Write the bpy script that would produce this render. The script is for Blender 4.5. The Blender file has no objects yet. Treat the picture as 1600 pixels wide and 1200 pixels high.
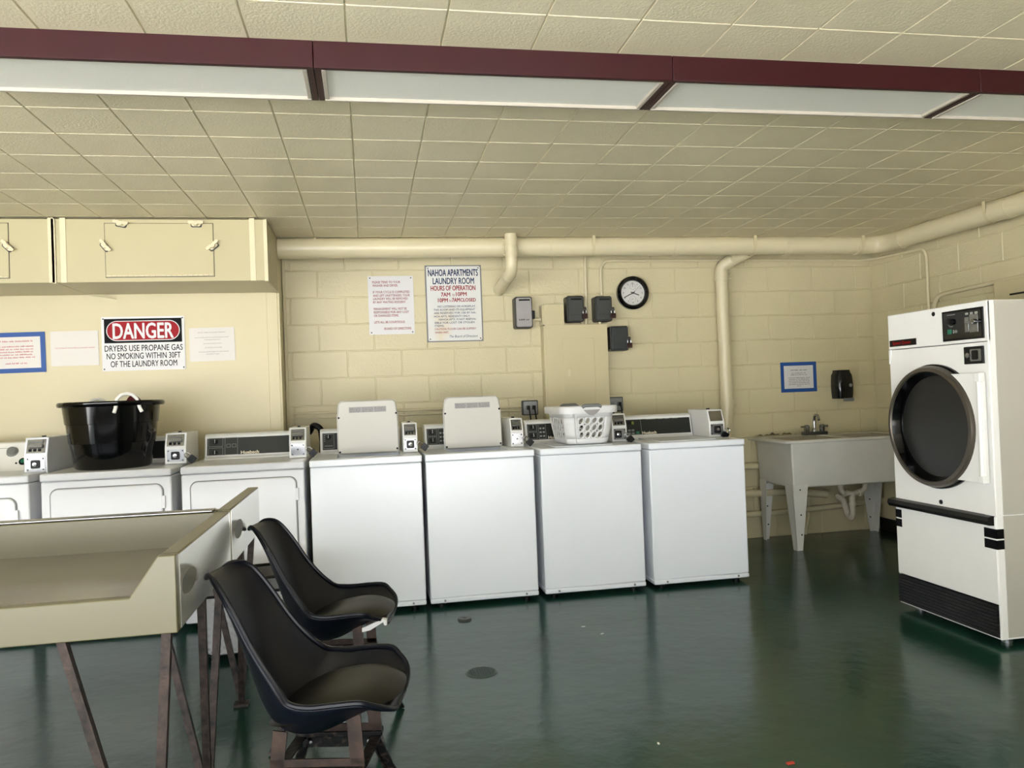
import bpy, bmesh, math, random
from mathutils import Matrix, Vector
random.seed(7)
PI = math.pi
SC = bpy.context.scene
COL = SC.collection

# ---------------------------------------------------------------- camera, sky, sun, exposure
cam_d = bpy.data.cameras.new('camera')
cam = bpy.data.objects.new('camera', cam_d)
COL.objects.link(cam)
cam_d.sensor_width = 36.0
cam_d.lens = 36.0 * 1228.4 / 1600.0
cam_d.clip_start = 0.05
YAW, PITCH, ROLL = 0.18169, 0.011632, -0.037690
fw = Vector((math.sin(YAW) * math.cos(PITCH), math.cos(YAW) * math.cos(PITCH), math.sin(PITCH)))
rt = Vector((math.cos(YAW), -math.sin(YAW), 0))
up = rt.cross(fw)
r2 = math.cos(ROLL) * rt + math.sin(ROLL) * up
u2 = -math.sin(ROLL) * rt + math.cos(ROLL) * up
cm = Matrix((r2, u2, -fw)).transposed().to_4x4()
cm.translation = Vector((0, 0, 1.275))
cam.matrix_world = cm
SC.camera = cam

world = bpy.data.worlds.new('sky')
SC.world = world
world.use_nodes = True
wn = world.node_tree
bg = wn.nodes['Background']
# hazy daylight: bright low down, calmer overhead
w_tc = wn.nodes.new('ShaderNodeTexCoord')
w_sp = wn.nodes.new('ShaderNodeSeparateXYZ')
w_cr = wn.nodes.new('ShaderNodeValToRGB')
wn.links.new(w_tc.outputs['Generated'], w_sp.inputs[0])
wn.links.new(w_sp.outputs[2], w_cr.inputs[0])
w_cr.color_ramp.elements[0].position = 0.0
w_cr.color_ramp.elements[0].color = (0.95, 0.98, 1.0, 1)
w_cr.color_ramp.elements[1].position = 0.6
w_cr.color_ramp.elements[1].color = (0.30, 0.34, 0.42, 1)
wn.links.new(w_cr.outputs[0], bg.inputs[0])
bg.inputs[1].default_value = 1.8

sun_d = bpy.data.lights.new('sun', 'SUN')
sun_d.energy = 30.0
sun_d.angle = 0.01
sun_d.color = (1.0, 0.985, 0.96)
sun = bpy.data.objects.new('sun', sun_d)
COL.objects.link(sun)
sun.rotation_euler = Vector((-0.25, -0.35, -1.0)).to_track_quat('-Z', 'Y').to_euler()

SC.view_settings.view_transform = 'Standard'
SC.view_settings.look = 'None'
SC.view_settings.gamma = 1.0
SC.view_settings.use_curve_mapping = False
SC.view_settings.exposure = 1.55

# ---------------------------------------------------------------- materials
def lin(c):
    c = c / 255.0
    return c / 12.92 if c <= 0.04045 else ((c + 0.055) / 1.055) ** 2.4

def mat(name, rgb, rough=0.5, metal=0.0, var=0.0, vscale=6.0, bump=0.0, bscale=40.0, rvar=0.0, spec=0.5, coat=0.0, trans=0.0, rgb2=None, spots=None, stretch=None):
    m = bpy.data.materials.new(name)
    m.use_nodes = True
    nt = m.node_tree
    b = nt.nodes['Principled BSDF']
    c1 = (lin(rgb[0]), lin(rgb[1]), lin(rgb[2]), 1)
    b.inputs['Base Color'].default_value = c1
    b.inputs['Roughness'].default_value = rough
    b.inputs['Metallic'].default_value = metal
    b.inputs['Specular IOR Level'].default_value = spec
    b.inputs['Coat Weight'].default_value = coat
    b.inputs['Coat Roughness'].default_value = 0.08
    b.inputs['Transmission Weight'].default_value = trans
    tc = nt.nodes.new('ShaderNodeTexCoord')
    src = tc.outputs['Object']
    if stretch:
        mp = nt.nodes.new('ShaderNodeMapping')
        mp.inputs['Scale'].default_value = stretch
        nt.links.new(src, mp.inputs[0])
        src = mp.outputs[0]
    if var > 0 or rgb2 or rvar > 0:
        n = nt.nodes.new('ShaderNodeTexNoise')
        n.inputs['Scale'].default_value = vscale
        n.inputs['Detail'].default_value = 5
        nt.links.new(src, n.inputs['Vector'])
        if var > 0 or rgb2:
            mx = nt.nodes.new('ShaderNodeMix')
            mx.data_type = 'RGBA'
            rp = nt.nodes.new('ShaderNodeMapRange')
            lo, hi = spots if spots else (0.3, 0.7)
            rp.inputs[1].default_value = lo
            rp.inputs[2].default_value = hi
            nt.links.new(n.outputs[0], rp.inputs[0])
            nt.links.new(rp.outputs[0], mx.inputs[0])
            mx.inputs[6].default_value = c1
            if rgb2:
                mx.inputs[7].default_value = (lin(rgb2[0]), lin(rgb2[1]), lin(rgb2[2]), 1)
            else:
                mx.inputs[7].default_value = tuple(x * (1 - var) for x in c1[:3]) + (1,)
            nt.links.new(mx.outputs[2], b.inputs['Base Color'])
        if rvar > 0:
            rr = nt.nodes.new('ShaderNodeMapRange')
            rr.inputs[1].default_value = 0.3
            rr.inputs[2].default_value = 0.7
            rr.inputs[3].default_value = max(0.02, rough - rvar)
            rr.inputs[4].default_value = rough + rvar
            nt.links.new(n.outputs[0], rr.inputs[0])
            nt.links.new(rr.outputs[0], b.inputs['Roughness'])
    if bump > 0:
        n2 = nt.nodes.new('ShaderNodeTexNoise')
        n2.inputs['Scale'].default_value = bscale
        n2.inputs['Detail'].default_value = 4
        nt.links.new(src, n2.inputs['Vector'])
        bp = nt.nodes.new('ShaderNodeBump')
        bp.inputs['Strength'].default_value = bump
        bp.inputs['Distance'].default_value = 0.01
        nt.links.new(n2.outputs[0], bp.inputs['Height'])
        nt.links.new(bp.outputs[0], b.inputs['Normal'])
    return m

BLOCK = mat('painted_block', (207, 197, 160), 0.42, var=0.05, vscale=3, bump=0.35, bscale=55)
CREAM = mat('cream_paint', (202, 191, 153), 0.38, var=0.03, vscale=2)
BOXM = mat('cream_sheet_metal', (180, 170, 132), 0.36, var=0.02)
CREAMP = mat('cream_pipe_paint', (212, 202, 168), 0.33, var=0.04, vscale=5, bump=0.05, bscale=25)
TILE = mat('ceiling_tile', (222, 212, 180), 0.40, var=0.06, vscale=1.5, bump=0.25, bscale=120)
GROOVE = mat('tile_joint', (222, 215, 184), 0.6)
FLOOR = mat('green_floor_paint', (20, 64, 52), 0.20, var=0.2, vscale=2.2, bump=0.17, bscale=11, rvar=0.05, spec=0.45)
MAROON = mat('maroon_paint', (48, 9, 15), 0.4, spec=0.3, var=0.12, vscale=8)
LENS = mat('light_lens', (226, 226, 216), 0.45, bump=0.15, bscale=260)
LTRIM = mat('lens_trim', (176, 168, 154), 0.35)
WHITE = mat('white_enamel', (240, 244, 250), 0.26, var=0.006, vscale=3)
DWHITE = mat('dryer_enamel', (230, 231, 235), 0.28, var=0.006, vscale=3)
WHITEW = mat('warm_white_enamel', (246, 245, 241), 0.3, var=0.03, vscale=5)
SIDEP = mat('shaded_side_enamel', (188, 184, 173), 0.35, var=0.03, vscale=3)  # white dryer's camera-facing side, with its shade put into the colour
LIDM = mat('lid_underside', (200, 197, 188), 0.35, var=0.02)
CONS = mat('console_white', (226, 226, 224), 0.33)
CPLATE = mat('console_plate', (36, 38, 34), 0.4, spec=0.3)
CPLINE = mat('console_print', (150, 152, 146), 0.5)
BRANDM = mat('brand_cream', (232, 222, 196), 0.4)
CHROME = mat('chrome', (176, 177, 180), 0.14, metal=1.0, var=0.15, vscale=30)
STEEL = mat('brushed_steel', (150, 151, 152), 0.3, metal=0.9, var=0.12, vscale=25)
BLACK = mat('black_plastic', (5, 5, 6), 0.4, spec=0.3)
GLOSSBLK = mat('gloss_black_plastic', (4, 4, 5), 0.10, spec=0.45)
DGREY = mat('dark_grey_metal', (60, 63, 60), 0.38, var=0.1, vscale=20)
DGREY2 = mat('grey_blue_metal', (44, 50, 50), 0.35, var=0.1, vscale=20)
LGREY = mat('light_grey_metal', (158, 154, 152), 0.4, var=0.06, vscale=20)
EDGE = mat('switch_edge', (46, 43, 38), 0.45, var=0.2, vscale=20)
GREYP = mat('grey_plastic', (120, 122, 120), 0.4)
GREEN = mat('green_button', (28, 110, 82), 0.35)
LCD = mat('display_green', (120, 128, 44), 0.3)
RED = mat('sign_red', (150, 5, 20), 0.5, spec=0.2)
REDT = mat('red_print', (140, 20, 30), 0.6, spec=0.2)
BLUET = mat('blue_print', (16, 44, 82), 0.6, spec=0.2)
INK = mat('black_print', (6, 6, 8), 0.6, spec=0.15)
INKL = mat('faint_print', (110, 108, 106), 0.7)
INKR = mat('faint_red_print', (186, 96, 100), 0.7)
PAPER = mat('sign_white', (214, 213, 212), 0.4, var=0.02)
PAPER2 = mat('laminated_paper', (204, 199, 190), 0.2, var=0.03)
AGED = mat('aged_sign_white', (214, 214, 210), 0.35, rgb2=(214, 194, 148), vscale=3.5, spots=(0.55, 0.8))
TAPE = mat('blue_tape', (26, 76, 146), 0.55)
TABLEM = mat('table_laminate', (98, 93, 67), 0.30, var=0.02, vscale=2)
TABLETOP = mat('table_top_worn', (116, 108, 88), 0.18, var=0.12, vscale=3, rvar=0.06)
TABLEEND = mat('table_end_laminate', (222, 221, 212), 0.14, metal=0.6, var=0.03, vscale=4)
RUST = mat('rusty_steel', (24, 22, 20), 0.6, metal=0.4, rgb2=(70, 57, 50), vscale=34, bump=0.3, bscale=60)
RUSTD = mat('dark_worn_steel', (20, 19, 19), 0.45, metal=0.5, rgb2=(96, 82, 70), vscale=45, spots=(0.52, 0.78), bump=0.2, bscale=80)
RUSTB = mat('brown_worn_steel', (38, 30, 26), 0.5, metal=0.4, rgb2=(74, 57, 48), vscale=20)
SHELL = mat('navy_black_plastic', (9, 12, 22), 0.38, spec=0.35)
PAD = mat('black_vinyl', (23, 21, 17), 0.45, spec=0.35, bump=0.05, bscale=200)
ROPE = mat('white_rope', (232, 230, 224), 0.6)
CLOTHR = mat('dark_red_cloth', (92, 20, 30), 0.8)
BASKET = mat('white_plastic', (226, 226, 226), 0.3)
SINKM = mat('sink_white', (218, 217, 210), 0.4, var=0.08, vscale=5)
SINKIN = mat('sink_stained', (178, 170, 150), 0.45, var=0.2, vscale=6)
PVC = mat('white_pvc', (206, 198, 178), 0.35)
GLASS = mat('dark_glass', (4, 7, 7), 0.03, spec=0.35, trans=0.0)
RINGM = mat('door_ring_metal', (96, 89, 80), 0.34, metal=0.7, var=0.1, vscale=6)
DRUM = mat('drum_steel', (60, 60, 58), 0.35, metal=0.7)
GREYBAND = mat('grey_fabric', (112, 112, 110), 0.85, var=0.15, vscale=8)
CLOCKF = mat('clock_face', (206, 205, 200), 0.4)
PADL = mat('padlock_brown', (52, 28, 22), 0.35, metal=0.3)
DRAINM = mat('painted_drain', (58, 76, 70), 0.4, var=0.1, vscale=30)
CONCRETE = mat('concrete', (190, 190, 190), 0.85, var=0.1, vscale=0.7)
DIRT = mat('dark_stain', (84, 74, 52), 0.9, rgb2=(150, 138, 100), vscale=40)
LITTER = mat('red_scrap', (200, 70, 50), 0.6)
LITW = mat('white_scrap', (214, 212, 206), 0.7)

def pattern_mat():
    m = bpy.data.materials.new('lattice_fabric')
    m.use_nodes = True
    nt = m.node_tree
    b = nt.nodes['Principled BSDF']
    b.inputs['Roughness'].default_value = 0.8
    tc = nt.nodes.new('ShaderNodeTexCoord')
    acc = None
    def math_(op, a, bv=None):
        n = nt.nodes.new('ShaderNodeMath')
        n.operation = op
        for i, v in enumerate((a, bv)):
            if v is None:
                continue
            if isinstance(v, (int, float)):
                n.inputs[i].default_value = v
            else:
                nt.links.new(v, n.inputs[i])
        return n.outputs[0]
    sp = nt.nodes.new('ShaderNodeSeparateXYZ')
    nt.links.new(tc.outputs['Object'], sp.inputs[0])
    x = math_('ADD', sp.outputs[0], sp.outputs[1])
    z = sp.outputs[2]
    P = 0.034
    a = math_('DIVIDE', math_('ADD', x, z), P)
    c = math_('DIVIDE', math_('SUBTRACT', x, z), P)
    def saw(v):
        f = math_('FRACT', v)
        return math_('ABSOLUTE', math_('SUBTRACT', f, 0.5))
    sa, sb = saw(a), saw(c)
    line = math_('MAXIMUM', math_('LESS_THAN', math_('ABSOLUTE', math_('SUBTRACT', sa, 0.38)), 0.055), math_('LESS_THAN', math_('ABSOLUTE', math_('SUBTRACT', sb, 0.38)), 0.055))
    dist = math_('SQRT', math_('ADD', math_('MULTIPLY', sa, sa), math_('MULTIPLY', sb, sb)))
    ring = math_('LESS_THAN', math_('ABSOLUTE', math_('SUBTRACT', dist, 0.16)), 0.045)
    f = math_('MAXIMUM', line, ring)
    mx = nt.nodes.new('ShaderNodeMix')
    mx.data_type = 'RGBA'
    nt.links.new(f, mx.inputs[0])
    mx.inputs[6].default_value = (0.72, 0.72, 0.72, 1)
    mx.inputs[7].default_value = (0.025, 0.025, 0.03, 1)
    nt.links.new(mx.outputs[2], b.inputs['Base Color'])
    return m
LATTICE = pattern_mat()

# ---------------------------------------------------------------- mesh building helpers
def fillet(pts, rad, n=6):
    pts = [Vector(p) for p in pts]
    out = [pts[0]]
    for i in range(1, len(pts) - 1):
        a, b, c = pts[i - 1], pts[i], pts[i + 1]
        d1, d2 = (a - b), (c - b)
        l1, l2 = d1.length, d2.length
        d1.normalize(); d2.normalize()
        ang = d1.angle(d2)
        if ang > PI - 0.02:
            out.append(b); continue
        t = min(rad / math.tan(ang / 2), l1 * 0.49, l2 * 0.49)
        p1, p2 = b + d1 * t, b + d2 * t
        for k in range(n + 1):
            s = k / n
            out.append((1 - s) ** 2 * p1 + 2 * s * (1 - s) * b + s * s * p2)
    out.append(pts[-1])
    return out

def rrect(x0, x1, z0, z1, r, n=5):
    r = min(r, (x1 - x0) / 2 - 1e-4, (z1 - z0) / 2 - 1e-4)
    P = []
    for cx, cz, a0 in ((x1 - r, z0 + r, -PI / 2), (x1 - r, z1 - r, 0), (x0 + r, z1 - r, PI / 2), (x0 + r, z0 + r, PI)):
        for k in range(n + 1):
            a = a0 + PI / 2 * k / n
            P.append((cx + r * math.cos(a), cz + r * math.sin(a)))
    return P

_tc = {}
def text_geo(s, bold=0.0):
    k = (s, bold)
    if k not in _tc:
        cu = bpy.data.curves.new('t', 'FONT')
        cu.body = s
        cu.size = 1
        cu.offset = bold
        cu.resolution_u = 3
        o = bpy.data.objects.new('t', cu)
        COL.objects.link(o)
        dg = bpy.context.evaluated_depsgraph_get()
        me = bpy.data.meshes.new_from_object(o.evaluated_get(dg))
        V = [(v.co.x, v.co.y) for v in me.vertices]
        F = [tuple(p.vertices) for p in me.polygons]
        bpy.data.objects.remove(o)
        bpy.data.curves.remove(cu)
        bpy.data.meshes.remove(me)
        _tc[k] = (V, F)
    return _tc[k]

class MB:
    def __init__(self, xf=None):
        self.v = []; self.f = []; self.xf = xf or Matrix.Identity(4)
    def add(self, V, F):
        o = len(self.v)
        self.v += [self.xf @ Vector(p) for p in V]
        self.f += [tuple(i + o for i in f) for f in F]
        return self
    def box(self, x0, x1, y0, y1, z0, z1):
        V = [(x0, y0, z0), (x1, y0, z0), (x1, y1, z0), (x0, y1, z0), (x0, y0, z1), (x1, y0, z1), (x1, y1, z1), (x0, y1, z1)]
        return self.add(V, [(3, 2, 1, 0), (4, 5, 6, 7), (0, 1, 5, 4), (1, 2, 6, 5), (2, 3, 7, 6), (3, 0, 4, 7)])
    def hexa(self, V):
        return self.add(V, [(3, 2, 1, 0), (4, 5, 6, 7), (0, 1, 5, 4), (1, 2, 6, 5), (2, 3, 7, 6), (3, 0, 4, 7)])
    def ext(self, poly, a0, a1, axis='y'):
        n = len(poly)
        def P(p, a):
            return (p[0], a, p[1]) if axis == 'y' else ((a, p[0], p[1]) if axis == 'x' else (p[0], p[1], a))
        V = [P(p, a0) for p in poly] + [P(p, a1) for p in poly]
        F = [tuple(range(n)), tuple(range(2 * n - 1, n - 1, -1))] + [(i, i + n, (i + 1) % n + n, (i + 1) % n) for i in range(n)]
        return self.add(V, F)
    def plate(self, x0, x1, z0, z1, y0, y1, r=0.01, n=5):
        return self.ext(rrect(x0, x1, z0, z1, r, n), y0, y1)
    def tube(self, pts, r, n=10, fil=0, caps=True, rs=None):
        pts = fillet(pts, fil) if fil else [Vector(p) for p in pts]
        m = len(pts)
        t0 = (pts[1] - pts[0]).normalized()
        nrm = t0.orthogonal().normalized()
        V = []
        for i, p in enumerate(pts):
            t = (pts[min(i + 1, m - 1)] - pts[max(i - 1, 0)]).normalized()
            nrm = (nrm - t * nrm.dot(t)).normalized()
            bn = t.cross(nrm)
            rr = rs[i] if rs else r
            for k in range(n):
                a = 2 * PI * k / n
                V.append(p + (nrm * math.cos(a) + bn * math.sin(a)) * rr)
        F = []
        for i in range(m - 1):
            for k in range(n):
                k2 = (k + 1) % n
                F.append((i * n + k, i * n + k2, (i + 1) * n + k2, (i + 1) * n + k))
        if caps:
            F.append(tuple(range(n - 1, -1, -1)))
            F.append(tuple((m - 1) * n + k for k in range(n)))
        return self.add(V, F)
    def bar(self, a, b, w, t, side=(0, 0, 1)):
        a, b = Vector(a), Vector(b)
        d = (b - a).normalized()
        s = Vector(side)
        s = (s - d * s.dot(d)).normalized()
        c = d.cross(s)
        V = []
        for p in (a, b):
            for i, j in ((-1, -1), (1, -1), (1, 1), (-1, 1)):
                V.append(p + s * (i * w / 2) + c * (j * t / 2))
        return self.hexa(V)
    def lathe(self, prof, n=32, c=(0, 0, 0), axis='z', close=False):
        V = []; F = []
        for r, h in prof:
            for k in range(n):
                a = 2 * PI * k / n
                x, y = r * math.cos(a), r * math.sin(a)
                if axis == 'z':
                    V.append((c[0] + x, c[1] + y, c[2] + h))
                elif axis == 'y':
                    V.append((c[0] + x, c[1] + h, c[2] + y))
                else:
                    V.append((c[0] + h, c[1] + x, c[2] + y))
        m = len(prof)
        for i in range(m - 1 + (1 if close else 0)):
            for k in range(n):
                k2 = (k + 1) % n; j = (i + 1) % m
                F.append((i * n + k, i * n + k2, j * n + k2, j * n + k))
        if not close:
            if prof[0][0] > 1e-5: F.append(tuple(range(n - 1, -1, -1)))
            if prof[-1][0] > 1e-5: F.append(tuple((m - 1) * n + k for k in range(n)))
        return self.add(V, F)
    def grid(self, fn, nu, nv, closed_u=False):
        V = [fn(i / nu, j / nv) for i in range(nu if closed_u else nu + 1) for j in range(nv + 1)]
        F = []
        for i in range(nu):
            i2 = (i + 1) % nu if closed_u else i + 1
            for j in range(nv):
                F.append((i * (nv + 1) + j, i2 * (nv + 1) + j, i2 * (nv + 1) + j + 1, i * (nv + 1) + j + 1))
        return self.add(V, F)
    def text(self, s, y, z, h, x0=None, x1=None, cx=None, bold=0.0, cond=1.0):
        """a line of lettering facing -Y; cap height h, baseline z; x0..x1 stretches it, else it is set from x0 or about cx"""
        V, F = text_geo(s, 0.0)
        xs = [p[0] for p in V]
        a, b = min(xs), max(xs)
        sz = h / 0.70
        if x0 is not None and x1 is not None:
            sx = (x1 - x0) / (b - a)
        else:
            sx = sz * cond
            w = (b - a) * sx
            if x0 is None:
                x0 = (cx - w / 2) if cx is not None else x1 - w
        k = bold * 0.8 * sz
        for li, (ox, oz) in enumerate(((0, 0), (-k, 0), (k, 0), (0, k), (0, -k), (-k * 0.7, k * 0.7), (k * 0.7, -k * 0.7)) if bold else ((0, 0),)):
            self.add([(x0 + ox + (p[0] - a) * sx, y - li * 0.00007, z + oz + p[1] * sz) for p in V], F)
        return self
    def greek(self, y, z, h, x0, x1, seed=1):
        """a line of print too small to read: word-sized runs of tiny strokes"""
        rnd = random.Random(seed)
        x = x0
        while x < x1 - h:
            w = min(x1 - x, h * rnd.uniform(2.0, 5.5))
            k = x
            while k < x + w - 0.3 * h:
                hh = h * rnd.choice((0.7, 0.7, 1.0))
                self.add([(k, y, z), (k + 0.45 * h, y, z), (k + 0.45 * h, y, z + hh), (k, y, z + hh)], [(0, 1, 2, 3)])
                k += 0.7 * h
            x += w + 0.6 * h
        return self
    def mesh(self, name, m, smooth=True, ang=0.7):
        me = bpy.data.meshes.new(name)
        bm = bmesh.new()
        vs = [bm.verts.new(p) for p in self.v]
        for f in self.f:
            try:
                bm.faces.new([vs[i] for i in f])
            except ValueError:
                pass
        bmesh.ops.recalc_face_normals(bm, faces=bm.faces)
        for f in bm.faces:
            f.smooth = smooth
        if smooth:
            for e in bm.edges:
                if len(e.link_faces) == 2 and e.calc_face_angle(0) > ang:
                    e.smooth = False
        bm.to_mesh(me); bm.free()
        me.materials.append(m)
        return me
    def build(self, name, m, parent=None, bevel=0.0, seg=2, smooth=True, label=None, loc=None, rot=None):
        o = bpy.data.objects.new(name, self.mesh(name, m, smooth))
        COL.objects.link(o)
        if parent: o.parent = parent
        if loc: o.location = loc
        if rot: o.rotation_euler = rot
        if bevel > 0:
            md = o.modifiers.new('bevel', 'BEVEL')
            md.width = bevel; md.segments = seg; md.limit_method = 'ANGLE'; md.angle_limit = 0.6
            md.harden_normals = False
        if label: o['label'] = label
        return o

def split_build(mb, name, m, parent=None, bevel=0.0):
    """every connected piece of mb becomes a part of its own"""
    n = len(mb.v); p = list(range(n))
    def find(i):
        while p[i] != i:
            p[i] = p[p[i]]; i = p[i]
        return i
    for f in mb.f:
        for i in f[1:]:
            p[find(f[0])] = find(i)
    groups = {}
    for f in mb.f:
        groups.setdefault(find(f[0]), []).append(f)
    out = []
    for fs in groups.values():
        ids = sorted({i for f in fs for i in f}); mp = {i: k for k, i in enumerate(ids)}
        q = MB(); q.v = [mb.v[i] for i in ids]; q.f = [tuple(mp[i] for i in f) for f in fs]
        out.append(q.build(name, m, parent, bevel=bevel))
    return out

def thing(name, label, cat, loc=(0, 0, 0), rz=0.0, group=None):
    o = bpy.data.objects.new(name, None)
    COL.objects.link(o)
    o.empty_display_size = 0.05
    o.location = loc
    o.rotation_euler = (0, 0, rz)
    o['label'] = label; o['category'] = cat
    if group: o['group'] = group
    return o

def tag(o, label, cat, group=None):
    o['label'] = label; o['category'] = cat
    if group: o['group'] = group
    return o

def struct(o):
    o['kind'] = 'structure'
    return o

def dup(src, name=None, loc=None, rz=None, label=None, group=None):
    def cp(o, par):
        c = o.copy()
        COL.objects.link(c)
        c.parent = par
        for ch in o.children:
            cp(ch, c)
        return c
    r = cp(src, None)
    if loc is not None: r.location = loc
    if rz is not None: r.rotation_euler = (0, 0, rz)
    if label: r['label'] = label
    if group: r['group'] = group
    return r

# ---------------------------------------------------------------- the room
H = 2.43
WY = 6.07          # back wall face
WX = 4.28          # right wall face
LX = -5.0          # open left side
FY = -1.4          # open front
struct(MB().box(LX, WX + 0.2, FY, WY + 0.2, -0.15, 0.0).build('floor', FLOOR))
struct(MB().box(-40, 40, -45, 25, -0.4, -0.15).build('ground', CONCRETE))
# roof slab, then 12 inch acoustic tiles with bevelled joints on its underside
mb = MB().box(LX, WX + 0.2, FY, WY + 0.2, H + 0.006, H + 0.22)
struct(mb.build('roof_slab', GROOVE))
mb = MB()
T = 0.3045
ix0 = math.ceil((LX + 0.027) / T); ix1 = math.floor((WX + 0.027) / T)
x = -0.027 + T * ix0
while x < WX:
    y = 3.244 - T * 16
    while y < WY:
        a, b, c, d = x + 0.0012, min(x + T, WX) - 0.0012, y + 0.0012, min(y + T, WY) - 0.0012
        if b - a > 0.02 and d - c > 0.02:
            e = 0.003
            mb.hexa([(a, c, H + 0.006), (b, c, H + 0.006), (b, d, H + 0.006), (a, d, H + 0.006), (a + e, c + e, H), (b - e, c + e, H), (b - e, d - e, H), (a + e, d - e, H)])
        y += T
    x += T
struct(mb.build('ceiling', TILE, smooth=False))

def block_wall(name, L, phase, flip=None):
    """courses of painted concrete block with raked joints, laid on the plane y=0 facing -y, x from 0 to L"""
    mb = MB()
    mb.box(-0.05, L + 0.2, 0.006, 0.2, 0, H)
    CH, BL = 0.2032, 0.4064
    for k in range(12):
        z0 = max(0.0, 0.015 + CH * k - (0.0 if k else 0.015)); z1 = min(H, 0.015 + CH * (k + 1))
        x = -BL + ((phase if k % 2 == 0 else phase + BL / 2) % BL)
        while x < L:
            a, b = max(0, x) + 0.003, min(L, x + BL) - 0.003
            if b - a > 0.02:
                c, d, e = z0 + 0.003, z1 - 0.003, 0.004
                mb.hexa([(a, 0.006, c), (b, 0.006, c), (b, 0.006, d), (a, 0.006, d), (a + e, 0, c + e), (b - e, 0, c + e), (b - e, 0, d - e), (a + e, 0, d - e)])
            x += BL
    return mb
o = struct(block_wall('w', WX + 0.8, 0.05).build('wall_back', BLOCK, smooth=False)); o.location = (-0.8, WY, 0)
o = struct(block_wall('w', WY - FY, 0.21).build('wall_right', BLOCK, smooth=False)); o.location = (WX, WY, 0); o.rotation_euler = (0, 0, -PI / 2)
struct(MB().box(2.0, WX + 0.2, FY - 0.2, FY, 0, H).build('unseen_wall_front', CREAM))  # unseen wall, added to darken the right side of the room
struct(MB().box(LX, LX + 0.2, 1.5, 5.65, 0, H).build('unseen_wall_side', CREAM))  # unseen wall, added to keep side daylight off the partition
# board partition behind the dryers, with its corner strip
struct(MB().box(LX, -0.60, 5.65, 5.72, 0, H).box(-0.66, -0.60, 5.72, WY, 0, H).build('wall_left', CREAM))
struct(MB().box(-0.668, -0.594, 5.636, 5.652, 0, 2.03).box(-0.594, -0.580, 5.636, 5.70, 0, 2.03).build('trim_1', CREAM, bevel=0.003))
struct(MB().box(WX - 0.014, WX, 4.2, WY, 0, 0.10).build('baseboard_right', BLACK, bevel=0.004))
struct(MB().box(-0.594, -0.578, WY - 0.03, WY, 0, H).build('trim_2', CREAM))

# ---------------------------------------------------------------- ceiling lights (4 ft boxes in a maroon beam)
spans = [(-1.36, -0.135, 'maroon boxed ceiling light unit above the folding table and dryers'),
         (-0.135, 1.085, 'maroon boxed ceiling light unit above the two washers with raised lids'),
         (1.085, 2.31, 'maroon boxed ceiling light unit above the basket washer and sink side'),
         (2.31, 3.53, 'maroon boxed ceiling light unit over by the tall dryer')]
for x0, x1, lb in spans:
    w = x1 - x0
    t = thing('ceiling_light', lb, 'ceiling light', ((x0 + x1) / 2, 2.575, H), group='ceiling light units in the maroon beam')
    h = w / 2 - 0.001
    mb = MB()
    mb.box(-h, h, 0, 0.018, -0.088, 0)          # front face board
    mb.box(-h, h, 0.292, 0.306, -0.08, 0)       # rear board
    mb.box(-h, -h + 0.022, 0.018, 0.292, -0.082, 0)
    mb.box(h - 0.022, h, 0.018, 0.292, -0.082, 0)
    mb.build('housing', MAROON, t, bevel=0.002)
    mb = MB()
    a, b = -h + 0.022, h - 0.022
    mb.box(a, b, 0.018, 0.03, -0.084, -0.066); mb.box(a, b, 0.278, 0.292, -0.088, -0.066)
    mb.box(a, a + 0.014, 0.03, 0.278, -0.086, -0.066); mb.box(b - 0.014, b, 0.03, 0.278, -0.086, -0.066)
    mb.build('lens_frame', LTRIM, t, bevel=0.002)
    MB().box(a + 0.014, b - 0.014, 0.03, 0.278, -0.076, -0.07).build('diffuser', LENS, t)

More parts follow.
